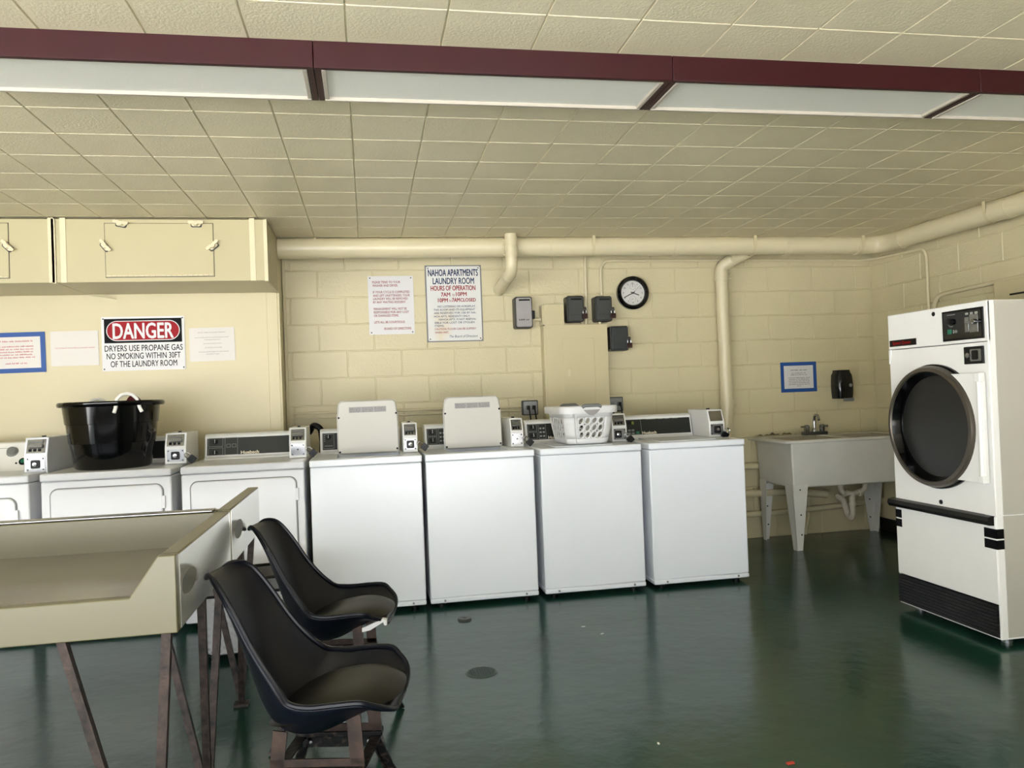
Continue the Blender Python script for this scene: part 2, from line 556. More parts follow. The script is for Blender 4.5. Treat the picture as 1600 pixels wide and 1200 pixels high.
# ---------------------------------------------------------------- access boxes above the dryers
def latch(par, x, z, rot):
    X = Matrix.Translation((x, 0, z)) @ Matrix.Rotation(rot, 4, 'Y') @ Matrix.Scale(1.25, 4)
    l = MB(X)
    l.plate(-0.022, 0.022, -0.012, 0.012, -0.008, 0, 0.009)
    l.plate(-0.035, -0.005, -0.003, 0.012, -0.022, -0.014, 0.006)
    l.plate(0.005, 0.035, -0.003, 0.012, -0.022, -0.014, 0.006)
    l.lathe([(0.010, -0.024), (0.012, -0.012), (0.012, -0.002)], 12, axis='y')
    o = l.build('latch', CREAMP, par)
    MB(X).plate(-0.026, 0.026, -0.017, 0.014, -0.0015, 0, 0.009).build('gasket', EDGE, par)  # dark plate that paints the latch's shadow outline
    return o
def access_box(x0, x1, y0, label, doors):
    z0, z1 = 2.035, 2.418
    t = thing('access_box', label, 'duct box', ((x0 + x1) / 2, y0, z0), group='cream access boxes above the dryers')
    c = (x0 + x1) / 2
    MB().box(x0 - c, x1 - c, 0, 5.648 - y0, 0, z1 - z0).build('casing', BOXM, t, bevel=0.003)
    mb = MB()
    for sx in doors['straps']:
        mb.box(sx - c, sx + 0.032 - c, -0.004, 0, 0, z1 - z0 + 0.006)
    mb.box(x1 - c - 0.018, x1 - c + 0.003, -0.004, 0.02, -0.003, z1 - z0)
    split_build(mb, 'strap', CREAMP, t)
    a, b = doors['x']
    MB().box(a - c - 0.003, b - c + 0.003, -0.002, 0, 0.027, 0.358).build('door_gap', EDGE, t)
    d = MB().box(a - c, b - c, -0.006, 0, 0.03, 0.355).build('door', BOXM, t, bevel=0.002)
    hg = MB()
    for k in range(20):
        xx = a - c + (b - a) * k / 20
        hg.tube([(xx + 0.002, -0.007, 0.036), (xx + (b - a) / 20 - 0.002, -0.007, 0.036)], 0.005, 6)
    hg.build('hinge', CREAMP, d)
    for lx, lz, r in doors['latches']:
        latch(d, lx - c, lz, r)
    d2 = None
    for ch in d.children:
        if ch.name.startswith(('latch', 'gasket')):
            ch.location.y = -0.006
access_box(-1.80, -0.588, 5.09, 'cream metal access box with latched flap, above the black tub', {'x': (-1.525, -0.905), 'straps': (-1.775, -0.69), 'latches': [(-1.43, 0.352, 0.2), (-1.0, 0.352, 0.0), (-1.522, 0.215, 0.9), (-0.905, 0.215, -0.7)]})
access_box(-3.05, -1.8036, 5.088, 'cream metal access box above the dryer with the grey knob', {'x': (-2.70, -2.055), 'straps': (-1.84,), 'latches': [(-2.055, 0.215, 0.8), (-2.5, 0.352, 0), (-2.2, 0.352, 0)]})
tag(MB().ext([(0, 0), (0.10, 0), (0.17, -0.035), (0.10, -0.02), (0, -0.004)], -0.02, 0.0).build('bracket', BOXM, loc=(-1.80, 5.648, 2.035)), 'small cream bracket under the seam between the access boxes', 'bracket')

# ---------------------------------------------------------------- pipes
def ringm(mb, p, d, r, w):
    p, d = Vector(p), Vector(d).normalized()
    mb.tube([p - d * w / 2, p + d * w / 2], r, 24)
t = thing('drain_pipe', 'large cream drain pipe running below the ceiling along two walls', 'pipe', (1.8, 5.72, 2.355))
o0 = Vector((1.8, 5.72, 2.355))
mb = MB()
mb.tube([Vector(p) - o0 for p in ((-0.586, 5.72, 2.352), (4.14, 5.72, 2.366), (4.14, 0.5, 2.35))], 0.072, 24, fil=0.16)
mb.build('pipe', CREAMP, t)
mb = MB()
for x in (-0.33, 0.58, 1.40, 2.37, 3.30, 3.93):
    ringm(mb, Vector((x, 5.72, 2.357)) - o0, (1, 0, 0.002), 0.0745, 0.055 if x not in (-0.33, 0.58) else 0.02)
for y in (5.50, 5.46, 4.42, 3.2):
    ringm(mb, Vector((4.14, y, 2.362)) - o0, (0, 1, 0), 0.0745, 0.05)
split_build(mb, 'coupling', CREAMP, t)
for x in (1.70, 3.00, 3.93):
    mb = MB()
    c = Vector((x, 5.72, 2.357)) - o0
    P = [(0.0755 * math.cos(a), 0.0755 * math.sin(a)) for a in [PI - 0.5 + k * (PI + 1.0) / 20 for k in range(21)]]
    mb.add([(c.x + s * 0.012, c.y + q[0], c.z + q[1]) for q in P for s in (-1, 1)], [(2 * i, 2 * i + 1, 2 * i + 3, 2 * i + 2) for i in range(20)])
    mb.box(c.x - 0.012, c.x + 0.012, c.y - 0.079, c.y - 0.074, c.z - 0.01, H - o0.z - 0.001)
    mb.build('hanger', CREAM, t)
mb = MB()
c = Vector((4.14, 4.55, 2.36)) - o0
P = [(0.0755 * math.cos(a), 0.0755 * math.sin(a)) for a in [PI - 0.5 + k * (PI + 1.0) / 20 for k in range(21)]]
mb.add([(c.x + q[0], c.y + s * 0.012, c.z + q[1]) for q in P for s in (-1, 1)], [(2 * i, 2 * i + 1, 2 * i + 3, 2 * i + 2) for i in range(20)])
mb.box(c.x - 0.079, c.x - 0.074, c.y - 0.012, c.y + 0.012, c.z - 0.01, H - o0.z - 0.001)
mb.build('hanger', CREAM, t)

t = thing('drain_elbow', 'short cream downpipe from ceiling bending into the wall by the hours sign', 'pipe', (1.06, 5.60, H))
mb = MB().tube([(0, 0, 0), (0, 0, -0.275), (-0.022, 0.46, -0.345)], 0.044, 20, fil=0.10)
mb.build('pipe', CREAMP, t)
mb = MB()
ringm(mb, (0, 0, -0.055), (0, 0, 1), 0.047, 0.06); ringm(mb, (0, 0, -0.13), (0, 0, 1), 0.048, 0.075)
ringm(mb, (-0.006, 0.12, -0.292), (-0.022, 0.46, -0.07), 0.047, 0.012)
for k in range(4):
    mb.tube([(-0.045, -0.01, -0.045 - 0.035 * k), (-0.062, -0.01, -0.045 - 0.035 * k)], 0.006, 8)
split_build(mb, 'clamp', CREAMP, t)

t = thing('waste_pipe', 'vertical cream waste pipe on the wall between clock and sink', 'pipe', (2.87, 5.98, 0.92))
mb = MB().tube([(0.17, -0.235, 1.425), (0.08, -0.05, 1.37), (-0.005, 0, 1.32), (-0.005, 0, 1.22), (0.0, 0, 0.20), (-0.015, 0, 0.0), (0.0, 0, -0.35)], 0.05, 20, fil=0.06)
mb.build('pipe', CREAMP, t)
mb = MB()
ringm(mb, (-0.005, 0, 1.24), (0, 0, 1), 0.055, 0.06); ringm(mb, (0.0, 0, 0.20), (0, 0, 1), 0.056, 0.07); ringm(mb, (0.10, -0.08, 1.385), (0.6, -0.75, 0.2), 0.054, 0.03)
for z in (1.225, 1.255, 0.215, 0.185):
    mb.tube([(0.05, -0.02, z), (0.075, -0.02, z)], 0.007, 8)
split_build(mb, 'clamp', CREAMP, t)

def conduit(name, pts, r, label, fil=0.06):
    o = MB().tube(pts, r, 10, fil=fil).build(name, CREAMP)
    return tag(o, label, 'conduit')
conduit('conduit', [(1.745, WY - 0.014, 2.42), (1.735, WY - 0.014, 1.80)], 0.013, 'thin cream conduit dropping between the two middle grey switch boxes')
conduit('conduit', [(1.87, WY - 0.016, 2.03), (1.865, WY - 0.016, 2.31), (WX - 0.016, WY - 0.016, 2.30), (WX - 0.016, 5.36, 2.275), (WX - 0.016, 5.36, 1.60)], 0.012, 'long thin cream conduit running over the clock and round the corner', 0.10)
conduit('conduit', [(WX - 0.018, 5.31, 1.60), (WX - 0.018, 5.29, 1.895), (WX - 0.018, 3.9, 1.93)], 0.016, 'cream conduit bending over just behind the top of the tall dryer', 0.11)
conduit('conduit', [(-0.55, WY - 0.012, 1.185), (1.18, WY - 0.012, 1.165)], 0.010, 'thin cream conduit low on the wall, upper of two behind the lids')
conduit('conduit', [(-0.55, WY - 0.012, 1.148), (1.18, WY - 0.012, 1.135)], 0.008, 'thin cream conduit low on the wall, lower of two behind the lids')
conduit('water_pipe', [(2.935, 6.043, 0.60), (3.2, 6.043, 0.597)], 0.026, 'short cream pipe on the wall behind the sink, the highest one')
conduit('water_pipe', [(2.6, 6.0, 0.385), (3.42, 6.0, 0.375), (3.70, 5.93, 0.345)], 0.030, 'cream drain pipe leading to the trap under the sink')
conduit('water_pipe', [(2.6, 6.03, 0.20), (3.40, 6.03, 0.205), (WX + 0.02, 6.03, 0.245)], 0.024, 'long cream water pipe low on the wall under the sink')
conduit('conduit', [(3.60, 6.055, 0.36), (3.60, 6.055, 0.15), (3.56, 6.055, 0.0)], 0.013, 'thin cream riser at floor under the sink trap', 0.03)
conduit('conduit', [(3.45, 6.055, 0.20), (3.48, 6.055, 0.0)], 0.011, 'thin cream riser at floor near the front sink leg', 0.03)

# ---------------------------------------------------------------- electric boxes
def padlock(loc, label, group, big=True, tilt=0.0, m=PADL):
    t = thing('padlock', label, 'padlock', loc, group=group)
    s = 1.0 if big else 0.8
    X = Matrix.Rotation(tilt, 4, 'Y') @ Matrix.Scale(s, 4)
    MB(X).plate(-0.021, 0.021, -0.066, -0.026, -0.011, 0.011, 0.005).build('body', m, t)
    MB(X).tube([(-0.013, 0, -0.028), (-0.013, 0, -0.006), (-0.008, 0, 0.004), (0.008, 0, 0.004), (0.013, 0, -0.006), (0.013, 0, -0.028)], 0.0042, 8, fil=0.006).build('shackle', CHROME, t)
    return t
def switch_box(x0, x1, z0, z1, face, label, lock=None, strip=True, d=0.10, brand=None):
    cx, cz = (x0 + x1) / 2, z0
    w, h = (x1 - x0) / 2, z1 - z0
    t = thing('switch_box', label, 'switch box', (cx, WY, cz), group='grey switch boxes on the block wall')
    MB().plate(-w, w, 0, h, -d, -0.001, 0.018).build('case', EDGE, t, bevel=0.003)
    MB().plate(-w + 0.010, w - 0.008, 0.010, h - 0.010, -d - 0.016, -d + 0.002, 0.014).build('cover', face, t, bevel=0.004)
    if strip:
        s = MB().box(-w * 0.55, w * 0.70, -d - 0.0172, -d - 0.016, h - 0.034, h - 0.022).build('name_strip', INK, t)
    if brand:
        MB().greek(-d - 0.0167, h * 0.24, 0.012, -w * 0.6, w * 0.75, seed=5).build('print', EDGE, t)
    hasp = MB().plate(w - 0.012, w + 0.016, h * 0.28, h * 0.55, -d - 0.012, -0.03, 0.008)
    hasp.build('hasp', BLACK if not lock else EDGE, t)
    if lock:
        padlock((cx + w - 0.004, WY - d - 0.030, cz + h * 0.43), lock, 'padlocks on the switch boxes')
    return t
switch_box(1.14, 1.28, 1.775, 2.02, LGREY, 'light grey switch box nearest the hours sign', brand=True)
switch_box(1.555, 1.695, 1.815, 2.02, DGREY, 'dark grey padlocked switch box between junction box and vertical conduit', lock='padlock on the switch box beside the cream junction box', brand=True)
switch_box(1.785, 1.925, 1.815, 2.015, DGREY, 'dark grey padlocked switch box next to the clock', lock='padlock on the switch box next to the clock', brand=True)
switch_box(1.90, 2.05, 1.58, 1.775, DGREY2, 'blue-grey padlocked switch box below the clock, beside electric panel', lock='padlock on the blue-grey switch box below the clock', strip=False)

t = thing('electric_panel', 'cream electric panel with narrow door behind the laundry basket', 'electric panel', (1.635, WY, 1.02))
MB().box(-0.275, 0.232, -0.10, -0.001, 0, 0.77).build('case', CREAM, t, bevel=0.003)
MB().box(-0.262, 0.241, -0.108, -0.098, -0.01, 0.775).build('cover', CREAM, t, bevel=0.002)
d = MB().box(-0.125, 0.128, -0.112, -0.107, 0.05, 0.665).build('door', CREAM, t, bevel=0.0015)
MB().plate(-0.092, -0.072, 0.37, 0.425, -0.118, -0.111, 0.004).build('latch', CREAMP, d, bevel=0.001)
t = thing('junction_box', 'square cream junction box on top of the electric panel', 'junction box', (1.445, WY, 1.797))
MB().box(-0.09, 0.08, -0.10, -0.001, 0, 0.155).build('case', CREAM, t, bevel=0.002)
cv = MB().box(-0.075, 0.085, -0.106, -0.099, -0.002, 0.158)
cv.build('cover', CREAM, t, bevel=0.002)
mb = MB()
for sx in (-0.05, 0.06):
    for sz in (0.015, 0.145):
        mb.lathe([(0.006, -0.109), (0.006, -0.105)], 8, (sx, 0, sz), axis='y')
split_build(mb, 'screw', CREAMP, t)
tag(MB().tube([(1.28, WY - 0.045, 1.845), (1.357, WY - 0.045, 1.845)], 0.014, 12).build('conduit', CREAMP), 'short cream conduit stub between light grey switch box and junction box', 'conduit')
tag(MB().tube([(1.835, WY - 0.05, 1.815), (1.835, WY - 0.05, 1.795)], 0.013, 10).build('conduit', CREAMP), 'tiny conduit stub under the switch box next to the clock', 'conduit')

def outlet(cx, z, label, plugs):
    t = thing('outlet_box', label, 'outlet', (cx, WY, z), group='grey outlet boxes low on the wall')
    MB().plate(-0.062, 0.062, 0, 0.115, -0.05, -0.001, 0.008).build('box', DGREY, t, bevel=0.003)
    MB().plate(-0.054, 0.054, 0.008, 0.107, -0.056, -0.049, 0.008).build('cover_plate', STEEL, t, bevel=0.002)
    f = MB()
    for zx in (-0.022, 0.022):
        f.lathe([(0.017, -0.060), (0.018, -0.055)], 14, (zx, 0, 0.06), axis='y')
    split_build(f, 'socket', GREYP, t)
    for i, px in enumerate(plugs):
        c = MB().box(px - 0.012, px + 0.012, -0.095, -0.058, 0.045, 0.075)
        c.tube([(px, -0.085, 0.06), (px, -0.12, 0.04), (px + 0.01, -0.12, -0.05), (px + 0.005, -0.08, -0.35)], 0.006, 8, fil=0.03)
        tag(c.build('power_plug', BLACK, loc=(cx, WY, z)), 'black plug and cord in %s' % ('the outlet left of the basket, %s one' % ('left', 'right')[i] if len(plugs) > 1 else 'the outlet right of the basket'), 'plug')
outlet(1.245, 1.098, 'grey outlet box with two plugs left of the laundry basket', (-0.022, 0.022))
outlet(1.94, 1.098, 'grey outlet box half behind the laundry basket rim', (0.022,))

# ---------------------------------------------------------------- clock
t = thing('wall_clock', 'round black rimmed wall clock with white face', 'clock', (2.125, WY, 2.045))
MB().lathe([(0.128, -0.001), (0.135, -0.02), (0.133, -0.045), (0.122, -0.055), (0.105, -0.052), (0.098, -0.040), (0.098, -0.030), (0.0, -0.030)], 48, axis='y').build('rim', GLOSSBLK, t)
f = MB().lathe([(0.0, -0.033), (0.098, -0.033), (0.098, -0.03), (0, -0.03)], 48, axis='y').build('face', CLOCKF, t)
mb = MB()
for hnum in range(1, 13):
    a = PI / 2 - hnum * PI / 6
    mb.text(str(hnum), -0.0337, 0.078 * math.sin(a) - 0.0065, 0.013, cx=0.078 * math.cos(a), bold=0.012)
for k in range(60):
    a = k * PI / 30
    mb.bar((0.089 * math.cos(a), -0.0337, 0.089 * math.sin(a)), (0.093 * math.cos(a), -0.0337, 0.093 * math.sin(a)), 0.0012, 0.0003, side=(0, 1, 0))
for cz in (0.05, -0.05):
    mb.lathe([(0.024, -0.0338), (0.025, -0.0338), (0.025, -0.0334), (0.024, -0.0334)], 24, (0, 0, cz), axis='y', close=True)
mb.bar((0, -0.0337, 0.048), (0.001, -0.0337, 0.068), 0.0025, 0.0004, side=(1, 0, 0))
mb.bar((0.004, -0.0337, -0.047), (-0.012, -0.0337, -0.053), 0.0025, 0.0004, side=(0, 0, 1))
mb.build('numerals', INK, f, smooth=False)
def hand(name, ang, L, w, y):
    d = Vector((math.cos(ang), 0, math.sin(ang)))
    n = Vector((-math.sin(ang), 0, math.cos(ang)))
    return MB().bar(Vector((0, y, 0)) - d * 0.02, Vector((0, y, 0)) + d * L, w, 0.001, side=n).build(name, INK, t)
hand('hour_hand', -0.35, 0.055, 0.007, -0.036)
hand('minute_hand', PI + 0.47, 0.085, 0.005, -0.038)
hand('second_hand', 0.75, 0.085, 0.0014, -0.0395)
MB().lathe([(0, -0.041), (0.006, -0.041), (0.006, -0.034)], 12, axis='y').build('hub', INK, t)

# ---------------------------------------------------------------- signs
def screws(t, x0, x1, z0, z1, y):
    mb = MB()
    for sx in (x0, x1):
        for sz in (z0, z1):
            mb.lathe([(0, y - 0.003), (0.005, y - 0.002), (0.005, y)], 10, (sx, 0, sz), axis='y')
    split_build(mb, 'screw', EDGE, t)

t = thing('danger_sign', 'white danger sign about propane dryers with red oval on black', 'sign', (-1.4705, 5.6475, 1.7035), rz=0)
mb = MB().plate(-0.262, 0.262, -0.181, 0.181, -0.003, 0, 0.006).build('board', PAPER, t)
MB().box(-0.245, 0.245, -0.0036, -0.003, 0.005, 0.168).build('black_panel', INK, t, smooth=False)
MB().plate(-0.232, 0.232, 0.019, 0.154, -0.0042, -0.0036, 0.0674, 10).build('oval_border', PAPER, t)
ov = MB().plate(-0.227, 0.227, 0.024, 0.149, -0.0048, -0.0042, 0.0624, 10).build('red_oval', RED, t)
MB().text('DANGER', -0.0054, 0.035, 0.103, -0.190, 0.190, bold=0.022).build('lettering', PAPER, ov, smooth=False)
mb = MB()
mb.text('DRYERS USE PROPANE GAS', -0.0036, -0.050, 0.040, -0.245, 0.247, bold=0.010)
mb.text('NO SMOKING WITHIN 30FT', -0.0036, -0.102, 0.040, -0.234, 0.232, bold=0.010)
mb.text('OF THE LAUNDRY ROOM', -0.0036, -0.155, 0.040, -0.210, 0.208, bold=0.010)
mb.build('lettering', INK, t, smooth=False)
screws(t, -0.25, 0.25, -0.168, 0.168, -0.003)

t = thing('courtesy_sign', 'white sign with red text asking residents to tend washer and dryer', 'sign', (0.20, WY - 0.001, 1.982))
MB().box(-0.172, 0.172, -0.003, 0, -0.223, 0.223).build('board', PAPER, t)
letters = {}
for s, z, x0, x1 in (('PLEASE TEND TO YOUR', 0.168, -0.137, 0.073), ('WASHER AND DRYER.', 0.142, -0.137, 0.055),
                     ('IF YOUR CYCLE IS COMPLETED', 0.092, -0.135, 0.142), ('AND LEFT UNATTENDED, YOUR', 0.066, -0.135, 0.142),
                     ('LAUNDRY WILL BE REMOVED', 0.041, -0.135, 0.126), ('BY ANY WAITING RESIDENT.', 0.015, -0.135, 0.112),
                     ('MANAGEMENT WILL NOT BE', -0.036, -0.133, 0.116), ('RESPONSIBLE FOR ANY LOST', -0.062, -0.133, 0.132), ('OR DAMAGED ITEMS.', -0.088, -0.133, 0.054),
                     ('LETS ALL BE COURTEOUS.', -0.138, -0.132, 0.102), ('BOARD OF DIRECTORS', -0.188, -0.058, 0.145)):
    letters.setdefault((z < 0.12) + (z < 0.0) + (z < -0.1) + (z < -0.16), MB()).text(s, -0.0036, z, 0.0175, x0, x1, bold=0.012)
for k in letters:
    letters[k].build('lettering', REDT, t, smooth=False)
screws(t, -0.155, 0.155, -0.208, 0.208, -0.003)

t = thing('hours_sign', 'white sign with apartment laundry room hours in blue and red lettering', 'sign', (0.683, WY - 0.001, 1.988))
MB().box(-0.219, 0.219, -0.006, 0, -0.298, 0.296).build('backing_board', GREYP, t)
MB().plate(-0.209, 0.209, -0.289, 0.287, -0.009, -0.005, 0.012).build('board', AGED, t)
mb = MB()
mb.text('NAHOA APARTMENTS', -0.0096, 0.212, 0.052, -0.195, 0.192, bold=0.020)
mb.text('LAUNDRY ROOM', -0.0096, 0.150, 0.048, -0.160, 0.160, bold=0.020)
mb.build('blue_lettering', BLUET, t, smooth=False)
mb = MB()
mb.text('HOURS OF OPERATION', -0.0096, 0.100, 0.037, -0.178, 0.168, bold=0.022)
mb.text('7AM', -0.0096, 0.054, 0.030, -0.100, -0.030, bold=0.03)
mb.text('to', -0.0096, 0.056, 0.024, -0.014, 0.006, bold=0.0)
mb.text('10PM', -0.0096, 0.056, 0.030, 0.016, 0.098, bold=0.03)
mb.text('10PM', -0.0096, 0.010, 0.030, -0.125, -0.050, bold=0.03)
mb.text('to', -0.0096, 0.012, 0.022, -0.040, -0.020, bold=0.0)
mb.text('7AM', -0.0096, 0.011, 0.030, -0.016, 0.043, bold=0.03)
mb.text('CLOSED', -0.0096, 0.012, 0.026, 0.048, 0.168, bold=0.03)
mb.build('red_lettering', REDT, t, smooth=False)
mb = MB()
mb.text('CAUTION: FLOOR CAN BE SLIPPERY', -0.0096, -0.206, 0.016, -0.158, 0.164, bold=0.012)
mb.text('WHEN WET.', -0.0096, -0.232, 0.016, -0.158, -0.050, bold=0.012)
mb.build('red_lettering', REDT, t, smooth=False)
mb = MB()
for s, z, x0, x1 in (('NO LOITERING OR HORSEPLAY.', -0.032, -0.130, 0.166), ('THIS ROOM AND ITS EQUIPMENT', -0.057, -0.162, 0.160), ('ARE RESERVED FOR USE BY NA-', -0.082, -0.160, 0.168),
                     ('HOA APTS. RESIDENTS ONLY.', -0.108, -0.160, 0.120), ('NAHOA APTS. IS NOT RESPON-', -0.132, -0.124, 0.166), ('SIBLE FOR LOST OR STOLEN', -0.157, -0.158, 0.152), ('ITEMS.', -0.181, -0.157, -0.083)):
    mb.text(s, -0.0096, z, 0.0155, x0, x1, bold=0.010)
sh = MB(Matrix(((1, 0, 0.25, 0.066), (0, 1, 0, 0), (0, 0, 1, 0), (0, 0, 0, 1))))
sh.text('The Board of Directors', -0.0096, -0.266, 0.020, -0.05, 0.172)
mb.v += sh.v; n0 = len(mb.v) - len(sh.v); mb.f += [tuple(i + n0 for i in f) for f in sh.f]
mb.build('black_lettering', BLUET, t, smooth=False)
screws(t, -0.195, 0.195, -0.275, 0.273, -0.009)

def notice(name, cx, cy, cz, w, h, label, roll=0.0, tape=0.0, paper=PAPER2, lines=(), ink=INKL):
    t = thing(name, label, 'notice', (cx, cy, cz))
    X = Matrix.Rotation(roll, 4, 'Y')
    if tape:
        mb = MB(X)
        mb.box(-w, w, -0.0025, -0.001, h - tape, h); mb.box(-w, w, -0.0026, -0.001, -h, -h + tape)
        mb.box(-w, -w + tape, -0.0023, -0.001, -h, h); mb.box(w - tape, w, -0.0023, -0.001, -h, h)
        mb.build('blue_tape', TAPE, t, smooth=False)
        w -= tape * 0.85; h -= tape * 0.85
    MB(X).box(-w, w, -0.0018, 0, -h, h).build('sheet', paper, t)
    mb = MB(X)
    for i, L in enumerate(lines):
        if isinstance(L[0], str):
            mb.text(L[0], -0.0024, L[1], L[2], L[3], L[4])
        else:
            mb.greek(-0.0024, L[1], L[2], L[3], L[4], seed=i + 3)
    if lines: mb.build('lettering', ink, t, smooth=False)
    return t
notice('taped_notice', -2.25, 5.648, 1.662, 0.172, 0.133, 'white notice with red print framed in blue tape, above the dryers', roll=-0.01, tape=0.03,
       lines=[(0, 0.070, 0.010, -0.12, 0.10)] + [(0, 0.036 - 0.018 * k, 0.009, -0.12 + 0.01 * (k % 3), 0.11 - 0.012 * (k % 2)) for k in range(5)] + [(0, -0.075, 0.009, -0.07, 0.06)], ink=INKR)
notice('paper_notice', -1.90, 5.648, 1.681, 0.147, 0.115, 'white laminated notice with one faint red line, left of danger sign', roll=-0.005,
       lines=[('NO STORAGE ALLOWED IN LAUNDRY ROOM', -0.001, 0.008, -0.118, 0.122)], ink=INKR)
notice('paper_notice', -1.033, 5.648, 1.686, 0.147, 0.114, 'white laminated notice with small black text, right of danger sign', roll=-0.01,
       lines=[('DO NOT TAMPER WITH LAUNDRY EQUIPMENT', 0.078, 0.007, -0.09, 0.088), ('DO NOT WASH ITEMS THAT HAVE PESTICIDES OR OTHER', 0.044, 0.007, -0.11, 0.108), ('CONTAMINANTS ON THEM', 0.028, 0.007, -0.052, 0.052),
              ('NO PETS IN LAUNDRY ROOM', 0.002, 0.007, -0.058, 0.060), ('NO PLAYING ON MACHINES', -0.026, 0.007, -0.048, 0.062), ('VIOLATORS ARE RESPONSIBLE FOR THEIR DAMAGES', -0.054, 0.007, -0.092, 0.106), ('PLEASE KEEP IT CLEAN', -0.070, 0.007, -0.042, 0.044)], ink=INKL)
notice('taped_notice', 3.567, WY - 0.001, 1.320, 0.164, 0.126, 'white notice framed in blue tape above the sink', tape=0.03, paper=PAPER,
       lines=[(0, 0.054, 0.010, -0.07, 0.075), (0, 0.030, 0.007, -0.065, 0.075), (0, 0.016, 0.007, -0.07, 0.078)] + [(0, -0.010 - 0.0135 * k, 0.007, -0.095 + 0.006 * (k % 2), 0.10 - 0.008 * (k % 2)) for k in range(5)] + [(0, -0.078, 0.007, -0.02, 0.02)], ink=INKL)

# ---------------------------------------------------------------- soap dispenser
t = thing('soap_dispenser', 'black wall soap dispenser beside the blue taped notice above sink', 'soap dispenser', (3.945, WY, 1.105))
def disp(u, v):
    z = 0.02 + 0.24 * v
    w = 0.072 + 0.012 * math.sin(PI * (v * 0.8 + 0.15)) + (-0.012 if v > 0.9 else 0)
    a = PI * u
    sx = math.copysign(abs(math.cos(a)) ** 0.55, math.cos(a))
    dp = 0.085 + 0.02 * math.sin(PI * (1 - v) * 0.8)
    return (-w * sx, -0.002 - dp * (math.sin(a) ** 0.6 if math.sin(a) > 0 else 0), z)
mb = MB().grid(disp, 24, 12)
n = 13
mb.add([disp(i / 24, 1) for i in range(25)], [tuple(range(25))]).add([disp(i / 24, 0) for i in range(25)], [tuple(range(24, -1, -1))])
mb.build('case', GLOSSBLK, t)
MB().lathe([(0, -0.112), (0.014, -0.110), (0.014, -0.09)], 16, (0.03, 0, 0.13), axis='y').build('window', GREYP, t)
MB().ext([(-0.035, -0.09), (0.065, -0.09), (0.055, -0.112), (0.015, -0.122), (-0.025, -0.112)], -0.004, 0.024, axis='z').build('push_bar', GREYP, t, bevel=0.004)

# ---------------------------------------------------------------- washers
def brand(mb, s, x0, x1, y, z, h):
    mb.text(s, y, z, h, x0, x1, bold=0.045)

def coin_box(par, x0, x1, y0, y1, z0, h, style):
    """coin meter: tapered body with chrome slide above and lock plate below"""
    x0, x1 = x0, x1
    w = x1 - x0
    cut = 0.035
    b = MB().ext([(y0, z0), (y1, z0), (y1, z0 + h), (y0 + cut, z0 + h), (y0, z0 + h * 0.52)], x0, x1, axis='x')
    body = b.build('coin_box', CONS if style != 'd1' else WHITE, par, bevel=0.003)
    nx = Vector((0, cut, h * 0.48)).normalized()
    # upper slide plate lies on the sloping face
    up_ = MB()
    def S(u, v, d=0.0):
        return (x0 + u * w, y0 + v * cut - d, z0 + h * 0.52 + v * h * 0.48)
    up_.hexa([S(0.1, 0.12, 0), S(0.9, 0.12, 0), S(0.9, 0.9, 0), S(0.1, 0.9, 0), S(0.1, 0.12, 0.004), S(0.9, 0.12, 0.004), S(0.9, 0.9, 0.004), S(0.1, 0.9, 0.004)])
    pl = up_.build('slide_plate', CHROME, body, bevel=0.001)
    sl = MB()
    if style != 'w4':
        sl.hexa([S(0.2, 0.45, 0), S(0.8, 0.45, 0), S(0.8, 0.62, 0), S(0.2, 0.62, 0), S(0.2, 0.45, 0.018), S(0.8, 0.45, 0.018), S(0.8, 0.62, 0.018), S(0.2, 0.62, 0.018)])
        sl.hexa([S(0.18, 0.7, 0), S(0.82, 0.7, 0), S(0.82, 0.8, 0), S(0.18, 0.8, 0), S(0.18, 0.7, 0.008), S(0.82, 0.7, 0.008), S(0.82, 0.8, 0.008), S(0.18, 0.8, 0.008)])
        sl.build('coin_slide', STEEL, body, bevel=0.001)
        dk = MB()
        for u in (0.2, 0.4, 0.6):
            dk.hexa([S(u, 0.22, 0), S(u + 0.13, 0.22, 0), S(u + 0.13, 0.36, 0), S(u, 0.36, 0), S(u, 0.22, 0.006), S(u + 0.13, 0.22, 0.006), S(u + 0.13, 0.36, 0.006), S(u, 0.36, 0.006)])
        dk.build('coin_slot', BLACK, body)
    lp = MB().plate(x0 + w * 0.1, x1 - w * 0.1, z0 + h * 0.08, z0 + h * 0.47, y0 - 0.004, y0 + 0.001, 0.004)
    lp.build('lock_plate', CHROME if style in ('w2', 'd3') else STEEL, body)
    if style in ('w1', 'w3', 'w4', 'd1', 'd2'):
        cx, cz = (x0 + x1) / 2 - (0.0 if style != 'w3' else 0.012), z0 + h * 0.27
        q = 0.024
        MB().plate(cx - q, cx + q, cz - q, cz + q, y0 - 0.012, y0 - 0.003, 0.008).build('lock_housing', BLACK, body, bevel=0.002)
        MB().lathe([(0, -0.022), (0.012, -0.020), (0.013, -0.011)], 14, (cx, y0, cz), axis='y').build('lock', CHROME, body)
    else:
        MB().lathe([(0, -0.009), (0.004, -0.008), (0.005, -0.003)], 10, ((x0 + x1) / 2, y0, z0 + h * 0.28), axis='y').build('lock', BLACK, body)
    sc = MB()
    for u in (0.17, 0.83):
        for v in (0.12, 0.42):
            sc.lathe([(0, -0.008), (0.004, -0.007), (0.005, -0.003)], 10, (x0 + u * w, y0, z0 + h * v), axis='y')
    split_build(sc, 'screw', DGREY, body)
    MB().box((x0 + x1) / 2 - 0.008, (x0 + x1) / 2 + 0.008, y0 + 0.12, y0 + 0.145, z0 + h - 0.001, z0 + h + 0.008).build('tab', BLACK, body)
    return body

